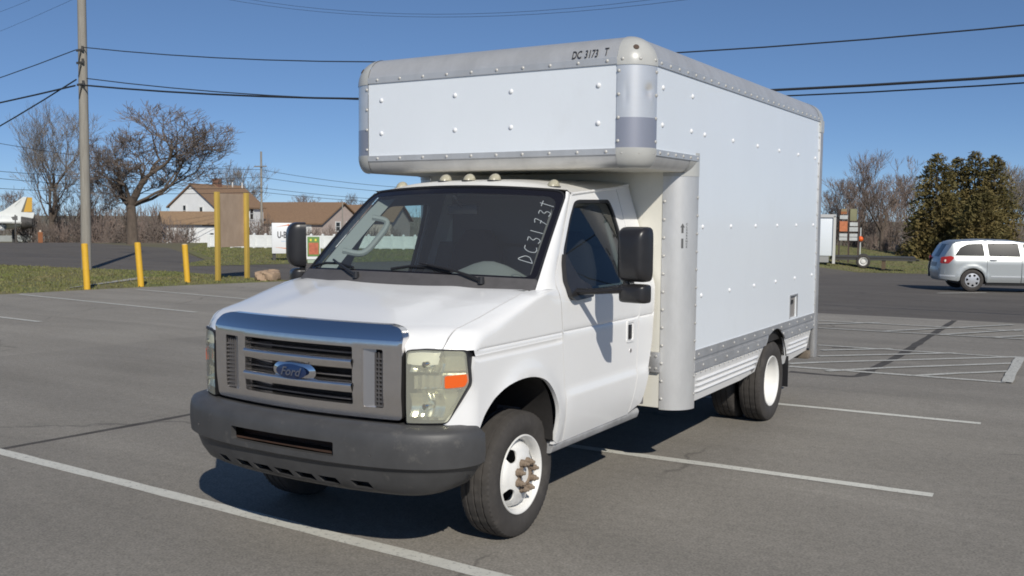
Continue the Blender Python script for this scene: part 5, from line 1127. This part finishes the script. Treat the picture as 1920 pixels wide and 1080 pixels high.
tree('oak_tree', 'large spreading bare tree with a low fork behind the left road', g, 72*k, 8.5*k, [(right(-0.75, 0.75, 0.1), 52*k, 0.62), (right(0.62, 0.80, -0.1), 70*k, 0.74), (right(-0.25, 1, -0.5), 54*k, 0.45), (right(0.25, 1, 0.7), 56*k, 0.42), (right(-1.0, 0.42, 0.3), 44*k, 0.4), (right(1.0, 0.46, 0.2), 68*k, 0.46), (right(0.95, 0.72, -0.3), 62*k, 0.42)], 6, 11, TWIG, fit=(252*k, 86*k, 186*k), tropism=0.09, wig=0.28, spread=0.85, twig_r=0.0125, inner=0.44)
p = at_depth(98, 458, 88); p.z = gz(p.x, p.y)-0.4; k = 88/FPX
tree('bare_tree', 'tall grey bare tree behind the utility pole with fine upright branches', p, 55*k, 6*k, [(right(-0.35, 1, 0), 78*k, 0.6), (right(0.3, 1, 0.2), 82*k, 0.65), (right(0.0, 1, -0.3), 85*k, 0.6), (right(-0.7, 0.8, 0.3), 66*k, 0.45), (right(0.7, 0.9, -0.2), 62*k, 0.45)], 6, 5, TWIGG, fit=(272*k, 84*k, 88*k), tropism=0.15, wig=0.2, spread=0.62, twig_r=0.011, inner=0.40)
def at_g(px, d, sink=0.3): p = at_depth(px, 455, d); p.z = gz(p.x, p.y)-sink; return p
spec = [  # px, depth, height px, seed, twigs, label
    (448, 122, 150, 21, TWIGG, 'small bare tree peeking over the white house'), (30, 105, 110, 22, TWIGR, 'reddish bare tree behind the jet'), (560, 130, 92, 23, TWIGR, 'bare tree behind the long brown roof'),
    (655, 135, 92, 24, TWIG, 'bare tree behind the pink gable'), (150, 95, 150, 25, TWIG, 'bare tree directly behind the utility pole base'), (1652, 78, 190, 31, TWIGR, 'tall reddish bare tree left of the evergreens'),
    (1582, 88, 132, 32, TWIGR, 'rounder reddish bare tree beside the truck box rear'), (1620, 92, 120, 35, TWIGR, 'small bare tree between the two reddish trees'), (1905, 76, 195, 33, TWIGG, 'bare tree at the right edge beyond the evergreens'), (1700, 95, 150, 34, TWIGR, 'bare tree partly hidden behind the evergreens')]
for px, dpt, hp, sd, tw, lab in spec:
    k = dpt/FPX; H_ = hp*k; p = at_g(px, dpt)
    tree('bare_tree', lab, p, H_*0.22, max(0.07, H_*0.018), [(right(-0.3, 1, 0.1), H_*0.30, 0.65), (right(0.3, 1, -0.1), H_*0.30, 0.6), (right(0.05, 1, 0.3), H_*0.33, 0.65), (right(-0.6, 0.8, -0.3), H_*0.24, 0.45), (right(0.6, 0.8, 0.3), H_*0.24, 0.45)], 5, sd, tw, group='bare trees in the distance', fit=(H_, H_*0.36, H_*0.36), tropism=0.16, wig=0.2, spread=0.62, twig_r=0.013, inner=0.45)
# shrubs: three meshes shared by many plants
def shrub_mesh(seed, n, flat_):
    R = random.Random(seed); cr = MB()
    for i in range(n):
        a = R.uniform(0, 2*pi); e = R.uniform(0.15, 1.4); d = Vector((cos(a)*cos(e), sin(a)*cos(e), sin(e)*flat_))
        limb(cr, cr, Vector((R.uniform(-0.5, 0.5), R.uniform(-0.5, 0.5), 0)), d, 0.02, 0.62, 2, R, tropism=0.06, wig=0.35, spread=0.9, twig_r=0.012, tmin=0.0, kids=(2, 3), inner=0.7)
    return cr
sh = [shrub_mesh(50+i, 26, f) for i, f in enumerate((1.0, 0.8, 1.15))]; protos = {}
def shrub(px, d, wpx, hpx, i, tw, lab, grp):
    key = (i, tw.name)
    p = at_g(px, d, 0.1); k = d/FPX
    if key not in protos: o = sh[i].build('bare_shrub', tw, None, angle=0, normals=False); protos[key] = o
    else: o = protos[key].copy(); COL.objects.link(o)
    zs = sh[i]; zz = max(v[2] for v in zs.v); xx = max(v[0] for v in zs.v)
    o.location = p; o.scale = (wpx*k/2/xx, wpx*k/2/xx, hpx*k/zz); o.rotation_euler = (0, 0, rnd.uniform(0, 6)); tag(o, lab, 'shrub', grp)
gl_ = 'bare brown shrubs beyond the left road'
ORD = 'first second third fourth fifth sixth seventh eighth ninth tenth eleventh twelfth'.split()
def order(px, L): return ORD[sorted(L).index(px)]
L1 = [(85, 84, 60, 50), (118, 86, 58, 58), (150, 84, 60, 62), (185, 82, 62, 58), (215, 80, 60, 52), (265, 80, 60, 56), (292, 78, 58, 64), (322, 78, 64, 62), (350, 82, 56, 50), (200, 95, 80, 95), (120, 98, 80, 100), (285, 96, 80, 92), (60, 99, 70, 75), (335, 90, 50, 40), (240, 99, 80, 88), (165, 99, 80, 96)]
for j, (px, d, w_, h_) in enumerate(L1):
    shrub(px, d, w_, h_, j % 3, (TWIG, TWIGR)[j % 2], '%s bare shrub from the left in the %s row beyond the left road' % (order(px, [q[0] for q in L1 if (q[1] < 90) == (d < 90)]), 'front' if d < 90 else 'back'), gl_)
L2 = [(480, 92, 56, 62), (505, 96, 50, 70), (545, 86, 60, 46), (585, 88, 60, 42), (620, 86, 56, 46), (650, 84, 50, 40), (690, 88, 60, 45), (735, 88, 60, 45), (440, 92, 56, 46)]
for j, (px, d, w_, h_) in enumerate(L2):
    shrub(px, d, w_, h_, j % 3, (TWIGR, TWIG)[j % 2], '%s bare shrub from the left before the brown-roofed houses' % order(px, [q[0] for q in L2]), 'bare shrubs in front of the houses')
L3 = [(1560, 82, 60, 90), (1600, 84, 60, 78), (1640, 82, 66, 80), (1685, 84, 60, 74), (1665, 92, 80, 110), (1605, 95, 80, 110), (1720, 90, 70, 90), (1905, 80, 60, 80), (1630, 74, 24, 34), (1660, 74, 20, 30)]
for j, (px, d, w_, h_) in enumerate(L3):
    shrub(px, d, w_, h_, j % 3, (TWIGR, TWIG)[j % 2], '%s bare shrub from the left in the thicket right of the truck box' % order(px, [q[0] for q in L3]), 'bare shrubs right of the truck')
# evergreens
def conifer(label, px, d, top, base, wpx, seed):
    R = random.Random(seed); p = at_depth(px, base, d); k = d/FPX; hh = (base-top)*k; p.z = gz(p.x, p.y)-0.2; hh += (base-455)*0+0.1; wr_ = wpx*k/2
    t = thing('evergreen_tree', label, 'evergreen tree', p, 0, 'evergreens behind the silver car'); tk = MB(); tk.tube([(0, 0, 0), (0, 0, hh*0.95)], [0.16, 0.02], 8); tk.build('trunk', BARK, t)
    cr = MB()
    for i in range(680):
        f = R.random()**1.25; z = hh*(0.02+0.96*f); rad = wr_*min(1.0, (1-f)**0.55*1.08)*R.uniform(0.65, 1.12)+0.05; a = R.uniform(0, 2*pi)
        da = Vector((cos(a), sin(a), 0)); lift = 0.25+0.5*f; nn = max(5, int(rad*17))
        for j in range(nn):
            u = R.uniform(0.25, 1.05); q = da*rad*u+Vector((0, 0, z+rad*(lift*u-0.55*u*u)))+rv(R)*0.10; s_ = R.uniform(0.07, 0.16)*(1.15-0.3*f)
            e1 = unit(da*0.8+rv(R)*0.8+Vector((0, 0, 0.35)))*s_; e2 = unit(rv(R))*s_*0.45
            cr.add([q-e1-e2*0.3, q+e2, q+e1*1.3, q-e2], [(0, 1, 2, 3)])
    cr.build('crown', NEED, t, angle=0, normals=False)
for i, (lab, px, d, top, wpx) in enumerate([('leftmost evergreen, widest at its base behind the car rear', 1752, 70, 266, 124), ('second evergreen from the left behind the silver car', 1790, 72, 272, 112), ('tallest evergreen in the middle of the row behind the silver car', 1822, 71, 254, 112), ('rightmost evergreen of the row behind the silver car', 1858, 70, 262, 122), ('short evergreen filling the gap low behind the car roof', 1838, 66, 320, 120)]):
    conifer(lab, px, d, top, 470, wpx, 70+i)
# lone street trees' worth of far wood line so that the horizon closes everywhere
def woods(name, lab, a0, a1, dist, h, n, seed):
    R = random.Random(seed); cr = MB(); c = Vector((3.8, -4.9, 0))
    for i in range(n):
        a = R.uniform(a0, a1); dd = dist*R.uniform(0.92, 1.15); p = c+Vector((-sin(a), cos(a), 0))*dd; p.z = gz(p.x, p.y)-2.2; H_ = h*R.uniform(0.5, 1.05)
        for q in range(9):
            b0 = p+Vector((R.uniform(-1.6, 1.6), R.uniform(-1.6, 1.6), 0)); e = b0+Vector((R.uniform(-1.5, 1.5), R.uniform(-1.5, 1.5), H_*R.uniform(0.55, 1))); m_ = b0.lerp(e, 0.5)+rv(R)*0.5
            cr.tube([b0, m_, e], [0.10, 0.06, 0.02], 3, cap=False)
            for w_ in range(5): s = b0.lerp(e, R.uniform(0.35, 0.95)); cr.tube([s, s+rv(R)*0.9+Vector((0, 0, 1.0))], [0.035, 0.012], 3, cap=False)
    o = cr.build(name, TWIGG, None, angle=0, normals=False); tag(o, lab, None, None, 'stuff')
woods('far_woods', 'hazy line of bare woods on the horizon', -0.6, 1.35, 165, 7.5, 620, 9)

# ================================================================== right background: trailers, directory sign, marker
tp = on_ground(1618, 503); k = mpp(tp); a_ = face_cam(tp); TL = thing('flatbed_trailer', 'low dark flatbed trailer with one white wheel showing on the far grass', 'trailer', tp, a_)
b = MB(); b.box((0.45, 0.9, 20*k), (150*k, 1.7, 0.10)); bd = b.build('bed', STEEL, TL)
b = MB(); b.box((0.45, 0.08, 17.5*k), (150*k, 0.06, 0.14)); b.build('side_rail', STEEL, TL)
b = MB(); b.tube([(75*k, 0.9, 17*k), (98*k, 0.6, 16*k)], 0.06, 6); b.build('tongue', STEEL, TL)
b = MB(); b.lathe([(-0.12, 0.0), (-0.12, 0.16), (0.12, 0.16), (0.12, 0)], 14, 'X', (82*k, 0.45, 16*k)); b.build('winch_drum', mat('pale_steel', (0.45, 0.45, 0.44), 0.5, metal=0.4), TL)
def small_wheel(par, x, y, R_, mt, face=-1):
    w_ = bpy.data.objects.new('wheel', None); COL.objects.link(w_); w_.parent = par; w_.location = (x, y, R_)
    t = MB(); t.lathe([(-0.09, R_*0.62), (-0.11, R_*0.8), (-0.09, R_*0.97), (-0.05, R_), (0.05, R_), (0.09, R_*0.97), (0.11, R_*0.8), (0.09, R_*0.62)], 32, 'Y'); t.build('tyre', TYRE, w_)
    t = MB(); t.lathe([(face*0.085, R_*0.63), (face*0.09, R_*0.58), (face*0.05, R_*0.52), (face*0.03, R_*0.42), (face*0.055, R_*0.25), (face*0.055, 0)], 32, 'Y'); t.build('rim', mt, w_)
    return w_
sw = small_wheel(TL, 0, 0.05, 0.36, RIM)
b = MB(); b.lathe([(-0.065, 0.14), (-0.02, 0.12), (-0.02, 0)], 10, 'Y'); b.build('hub', UNDER, sw)
small_wheel(TL, 0, 1.75, 0.36, RIM)
b = MB(); b.box((36*k, 0.2, 8*k), (7*k, 0.2, 18*k)); b.build('stand_leg', mat('brown_wood', (0.12, 0.085, 0.055), 0.9), TL)
bp2 = on_ground(1556, 500); k = mpp(bp2); BX = thing('cargo_trailer', 'white boxy cargo trailer half hidden behind the truck box rear', 'trailer', bp2+Vector((_fw.x, _fw.y, 0))*0.5, face_cam(bp2))
b = MB(); b.box((-36*k, 1.1, 58*k), (100*k, 2.0, 78*k)); bo_ = b.build('body', PANEL, BX, bevel=0.05)
b = MB(); b.box((-36*k, 0.07, 95*k), (101*k, 0.08, 6*k)); b.build('top_rail', mat('trailer_rail', (0.55, 0.55, 0.54), 0.5), BX); b = MB(); b.box((12*k, 0.08, 50*k), (5*k, 0.10, 90*k)); b.build('corner_post', mat('trailer_post', (0.62, 0.61, 0.58), 0.5), BX)
b = MB(); b.box((-6*k, 0.4, 14*k), (18*k, 0.5, 14*k)); b.build('tool_box', mat('tool_box_grey', (0.33, 0.33, 0.32), 0.6), BX); small_wheel(BX, -60*k, 0.15, 0.36, RIM)
sp = on_ground(1590, 492); k = mpp(sp); DS = thing('directory_sign', 'tall directory sign with stacked white and orange panels on dark posts', 'sign', sp, face_cam(sp))
for x in (-17, 0, 17): b = MB(); b.box((x*k, 0.06, 50*k), (2.6*k, 0.10, 100*k)); b.build('post', mat('brown_post', (0.075, 0.05, 0.045), 0.8), DS)
SW = mat('panel_white_faded', (0.56, 0.57, 0.55), 0.6, var=0.12, scale=4); SO = mat('panel_orange_faded', (0.58, 0.20, 0.09), 0.6, var=0.2, scale=6); SG = mat('panel_olive', (0.26, 0.25, 0.14), 0.6, var=0.1, scale=3); ST = mat('panel_tan', (0.30, 0.22, 0.12), 0.6)
for x, y0, y1, wd, m_ in ((-10, 392, 397, 10, ST), (-10, 397, 402, 11, mat('panel_rust', (0.34, 0.13, 0.05), 0.6)), (-10, 404, 411, 14, SW), (-10, 415, 434, 14, SO), (-10, 438, 444, 14, SW), (-10, 445, 451, 14, SW), (7, 392, 414, 12, SG), (8, 417, 424, 14, SW), (8, 426, 434, 15, SW), (8, 438, 444, 14, SW), (8, 445, 451, 14, SW)):
    b = MB(); b.box((x*k, -0.02, (492-(y0+y1)/2)*k), (wd*k, 0.05, (y1-y0)*k)); b.build('sign_panel', m_, DS)
mp_ = on_ground(1612, 485); k = mpp(mp_); OB = thing('marker_ball', 'bright orange round marker on a pale post right of the directory sign', 'marker', mp_, face_cam(mp_))
b = MB(); b.tube([(0, 0, 0), (0, 0, 58*k)], 1.2*k, 8); b.build('post', SW, OB); b = MB(); b.lathe([(5.2*k*sin(-pi/2+pi*i/10), max(0.001, 5.2*k*cos(-pi/2+pi*i/10))) for i in range(11)], 16, 'Z', (0, -0.05, 37*k)); b.build('ball', ORANGE, OB)
for i, (px, py, w_, h_, lab) in enumerate([(1687, 476, 15, 17, 'small pale pink crate standing left of the evergreens'), (1716, 474, 10, 12, 'small pale slanted board leaning below the evergreens')]):
    q = on_ground(px, py); k = mpp(q); c_ = thing('crate', lab, 'crate', q, face_cam(q)+0.3*i); b = MB(); b.box((0, 0.2, h_*k/2), (w_*k, 0.4, h_*k)); b.build('box', mat('crate_pink', (0.48, 0.34, 0.27), 0.8), c_); b = MB(); b.box((0, -0.01, h_*k*0.35), (w_*k*0.6, 0.02, h_*k*0.5)); b.build('front_board', mat('crate_tan', (0.32, 0.2, 0.13), 0.8), c_)

# ================================================================== silver car
HD = radians(23); rp = on_ground(1820, 546); CR = thing('station_wagon', 'silver station wagon passing on the dark asphalt at the right edge', 'car')
SILV = mat('silver_paint', (0.45, 0.47, 0.465), 0.42, metal=0.5, coat=0.4, var=0.02); CARG = glass('car_glass', (0.10, 0.13, 0.13), ior=1.6, rough=0.06); REDL = mat('red_lens', (0.45, 0.03, 0.02), 0.2, coat=0.5); CTRIM = mat('car_lower_trim', (0.03, 0.03, 0.03), 0.6); BRITE = mat('bright_strip', (0.75, 0.76, 0.76), 0.25, metal=0.4)
def topz(x): return itp(x, [-0.95, -0.90, -0.62, -0.42, 0.3, 1.2, 1.9, 2.75, 3.5, 3.85], [0.95, 1.07, 1.58, 1.655, 1.70, 1.685, 1.59, 1.13, 0.98, 0.80])
def cw_(x, z):
    w_ = 0.925-0.33*max(0, z-1.02)-0.5*max(0, 0.45-z)**1.5
    if x < -0.5: w_ -= 0.30*((-0.5-x)/0.48)**2.2
    if x > 3.0: w_ -= 0.35*((x-3.0)/0.9)**2
    for xa in (0, 2.89):
        e = math.hypot(x-xa, (z-0.36))/0.44; w_ += 0.028*exp(-((e-1)/0.10)**2)*(1 if z > 0.3 else 0)
    return w_+0.012*sm(0.99, 0.96, z)
def cs(s, off=0): return lambda x, z: (x, s*(cw_(x, z)+off), z)
def arc_(xa, r): return [(xa+r*cos(pi*i/14), 0.36+r*sin(pi*i/14)) for i in range(15)]
qwin = rounded([(-0.56, 1.15), (-0.38, 1.42), (-0.14, 1.535), (0.32, 1.56), (0.37, 1.15)], 0.05, 3); dwin = rounded([(0.50, 1.15), (0.46, 1.56), (1.40, 1.575), (1.46, 1.14)], 0.04, 3); fwin = rounded([(1.58, 1.14), (1.54, 1.57), (1.93, 1.515), (2.45, 1.15)], 0.05, 3)
lamp = rounded([(-0.95, 0.90), (-0.93, 1.10), (-0.66, 1.15), (-0.57, 1.09), (-0.74, 0.90)], 0.03, 3)
tops = lambda x0, x1, n=8: [(x0+(x1-x0)*i/n, topz(x0+(x1-x0)*i/n)-0.05) for i in range(n+1)]
for s in (-1, 1):
    A1 = arc_(0, 0.40)
    quarter_ = [(-0.97, 0.40), (-0.45, 0.33)]+[(a, c) for a, c in A1[::-1]][0:0]+[(-0.40, 0.36)]+[(a, c) for a, c in A1[::-1] if True][1:-1]+[(0.40, 0.36), (0.43, 0.30), (0.43, 1.0), (0.42, topz(0.42)-0.05)]+tops(0.3, -0.90)+[(-0.975, 0.75)]
    q_ = MB().panel(quarter_, cs(s), holes=[qwin], step=0.06, thick=0.03, tdir=(0, -s, 0)).build('quarter_panel', SILV, CR, angle=45)
    MB().panel(qwin, cs(s, -0.008), step=0.04).build('window_glass', CARG, q_)
    d1 = MB().panel([(0.44, 0.30), (1.48, 0.30), (1.49, 1.0), (1.49, topz(1.49)-0.05)]+tops(1.4, 0.44), cs(s), holes=[dwin], step=0.07, thick=0.03, tdir=(0, -s, 0)).build('rear_door', SILV, CR, angle=45)
    MB().panel(dwin, cs(s, -0.008), step=0.04).build('window_glass', CARG, d1)
    d2 = MB().panel([(1.50, 0.30), (2.42, 0.30), (2.55, 0.7), (2.55, 1.15), (2.0, topz(2.0)-0.04)]+tops(1.9, 1.50), cs(s), holes=[fwin], step=0.07, thick=0.03, tdir=(0, -s, 0)).build('front_door', SILV, CR, angle=45)
    MB().panel(fwin, cs(s, -0.008), step=0.04).build('window_glass', CARG, d2)
    A2 = arc_(2.89, 0.40)
    MB().panel([(2.43, 0.30), (2.49, 0.36)]+A2[::-1][1:-1]+[(3.29, 0.36), (3.4, 0.28), (3.85, 0.35), (3.88, 0.7)]+tops(3.85, 2.57), cs(s), step=0.07, thick=0.03, tdir=(0, -s, 0)).build('front_wing', SILV, CR, angle=45)
    for dd, x in ((d1, 0.62), (d2, 1.66)):
        b = MB(); b.tube([(x-0.11, s*(cw_(x, 1.03)+0.005), 1.03), (x-0.05, s*(cw_(x, 1.03)+0.035), 1.035), (x+0.05, s*(cw_(x, 1.03)+0.035), 1.035), (x+0.11, s*(cw_(x, 1.03)+0.005), 1.03)], 0.018, 6); b.build('door_handle', BRITE, dd)
    for dd, x0, x1 in ((d1, 0.55, 1.47), (d2, 1.51, 2.4)):
        b = MB(); b.panel([(x0, 0.475), (x1, 0.475), (x1, 0.515), (x0, 0.515)], cs(s, 0.012), step=0.1, thick=0.012, tdir=(0, -s, 0)); b.build('side_strip', BRITE, dd)
    MB().panel(lamp, cs(s, 0.010), step=0.05, thick=0.03, tdir=(0, -s, 0)).build('tail_lamp', REDL, CR)
    b = MB(); b.lathe([(0, 0.045), (0.012, 0.04), (0.015, 0)], 12, 'Y'); lb = b.build('lamp_bulb', mat('clear_lens', (0.75, 0.68, 0.6), 0.2), CR, loc=(-0.82, s*(cw_(-0.82, 1.0)+0.008), 0.985)); lb.scale = (1, s, 1)
    b = MB(); b.panel([(0.42, 0.20), (2.45, 0.20), (2.45, 0.31), (0.42, 0.31)], cs(s, -0.03), step=0.15, thick=0.03, tdir=(0, -s, 0)); b.build('sill', CTRIM, CR)
    b = MB(); b.panel([(-0.95, 0.47), (-0.55, 0.475), (-0.55, 0.515), (-0.96, 0.53)], cs(s, 0.010), step=0.08, thick=0.01, tdir=(0, -s, 0)); b.build('bumper_strip', BRITE, CR)
def carroof(u, t): x = -0.90+4.75*u; v = 2*t-1; z0 = topz(x)-0.05; return (x, v*cw_(x, z0), z0+0.05*(1-abs(v)**2.5))
MB().grid(carroof, 40, 10).build('roof', SILV, CR, angle=60)
def rearx(y, z): return itp(z, [0.3, 0.40, 0.60, 0.80, 0.95, 1.07, 1.58, 1.64], [-0.90, -0.97, -1.0, -0.975, -0.95, -0.90, -0.62, -0.52])+0.22*abs(y/0.9)**3.0
rwn = rounded([(-0.66, 1.10), (0.66, 1.10), (0.56, 1.52), (-0.56, 1.52)], 0.05, 3)
ht = MB().panel([(-0.80, 0.33), (0.80, 0.33), (0.82, 0.95), (0.80, 1.07), (0.68, 1.60), (-0.68, 1.60), (-0.80, 1.07), (-0.82, 0.95)], lambda y, z: (rearx(y, z), y, z), holes=[rwn], step=0.07, thick=0.03, tdir=(1, 0, 0)).build('tailgate', SILV, CR, angle=45)
MB().panel(rwn, lambda y, z: (rearx(y, z)-0.004, y, z), step=0.1).build('rear_window', CARG, ht)
MB().panel([(-0.28, 0.78), (0.28, 0.78), (0.28, 0.92), (-0.28, 0.92)], lambda y, z: (rearx(y, z)-0.012, y, z), step=0.2).build('number_plate', mat('plate_pale', (0.45, 0.47, 0.46), 0.6), ht)
for s in (-1, 1):
    MB().panel([(s*0.58, 0.94), (s*0.80, 0.93), (s*0.80, 1.08), (s*0.60, 1.05)], lambda y, z: (rearx(y, z)-0.010, y, z), step=0.1).build('tail_lamp', REDL, CR)
b = MB(); b.box((1.45, 0, 0.55), (4.2, 1.3, 0.5)); b.box((0.5, 0, 0.28), (1.6, 1.0, 0.12)); b.build('underbody', CTRIM, CR)
b = MB(); b.box((0.9, 0, 0.95), (2.6, 1.45, 0.08)); b.box((0.75, 0.4, 1.2), (0.15, 0.5, 0.6)); b.box((0.75, -0.4, 1.2), (0.15, 0.5, 0.6)); b.box((1.7, -0.4, 1.2), (0.15, 0.5, 0.6)); b.build('cabin', CTRIM, CR)
HUBC = mat('hubcap_silver', (0.60, 0.60, 0.60), 0.35, metal=0.6)
for xa in (0, 2.89):
    for s in (-1, 1):
        w_ = small_wheel(CR, xa, s*0.80, 0.362, UNDER, s)
        hc = MB()
        hl_ = [[(0.165*cos(a_+t_*0.34), 0.0) if False else ((0.160+0.042*cos(t_))*cos(a_+0.24*sin(t_)*(1+0.5*cos(t_))), (0.160+0.042*cos(t_))*sin(a_+0.24*sin(t_)*(1+0.5*cos(t_)))) for t_ in [2*pi*i/10 for i in range(10)]] for a_ in [2*pi*j/7+0.3 for j in range(7)]]
        hc.panel(ell(0, 0, 0.228, 0.228, 36), lambda a, c: (a, s*(0.112+0.02*cos(min(1, math.hypot(a, c)/0.228)*pi/2)), c), holes=hl_, step=0.03); hc.build('hubcap', HUBC, w_, angle=50)
        lv = [ (xa-0.46+0.92*i/16, 0) for i in range(17)]
        b = MB(); pts = arc_(xa, 0.40); n = len(pts); b.add([(x, s*0.90, z) for x, z in pts]+[(x, s*0.55, z) for x, z in pts], [(i, i+1, n+i+1, n+i) for i in range(n-1)]+[tuple(range(n, 2*n))]); b.build('wheel_housing', UNDER, CR)
CR.rotation_euler = (0, 0, HD); off_ = Matrix.Rotation(HD, 3, 'Z') @ Vector((0, -0.80, 0)); CR.location = rp-off_
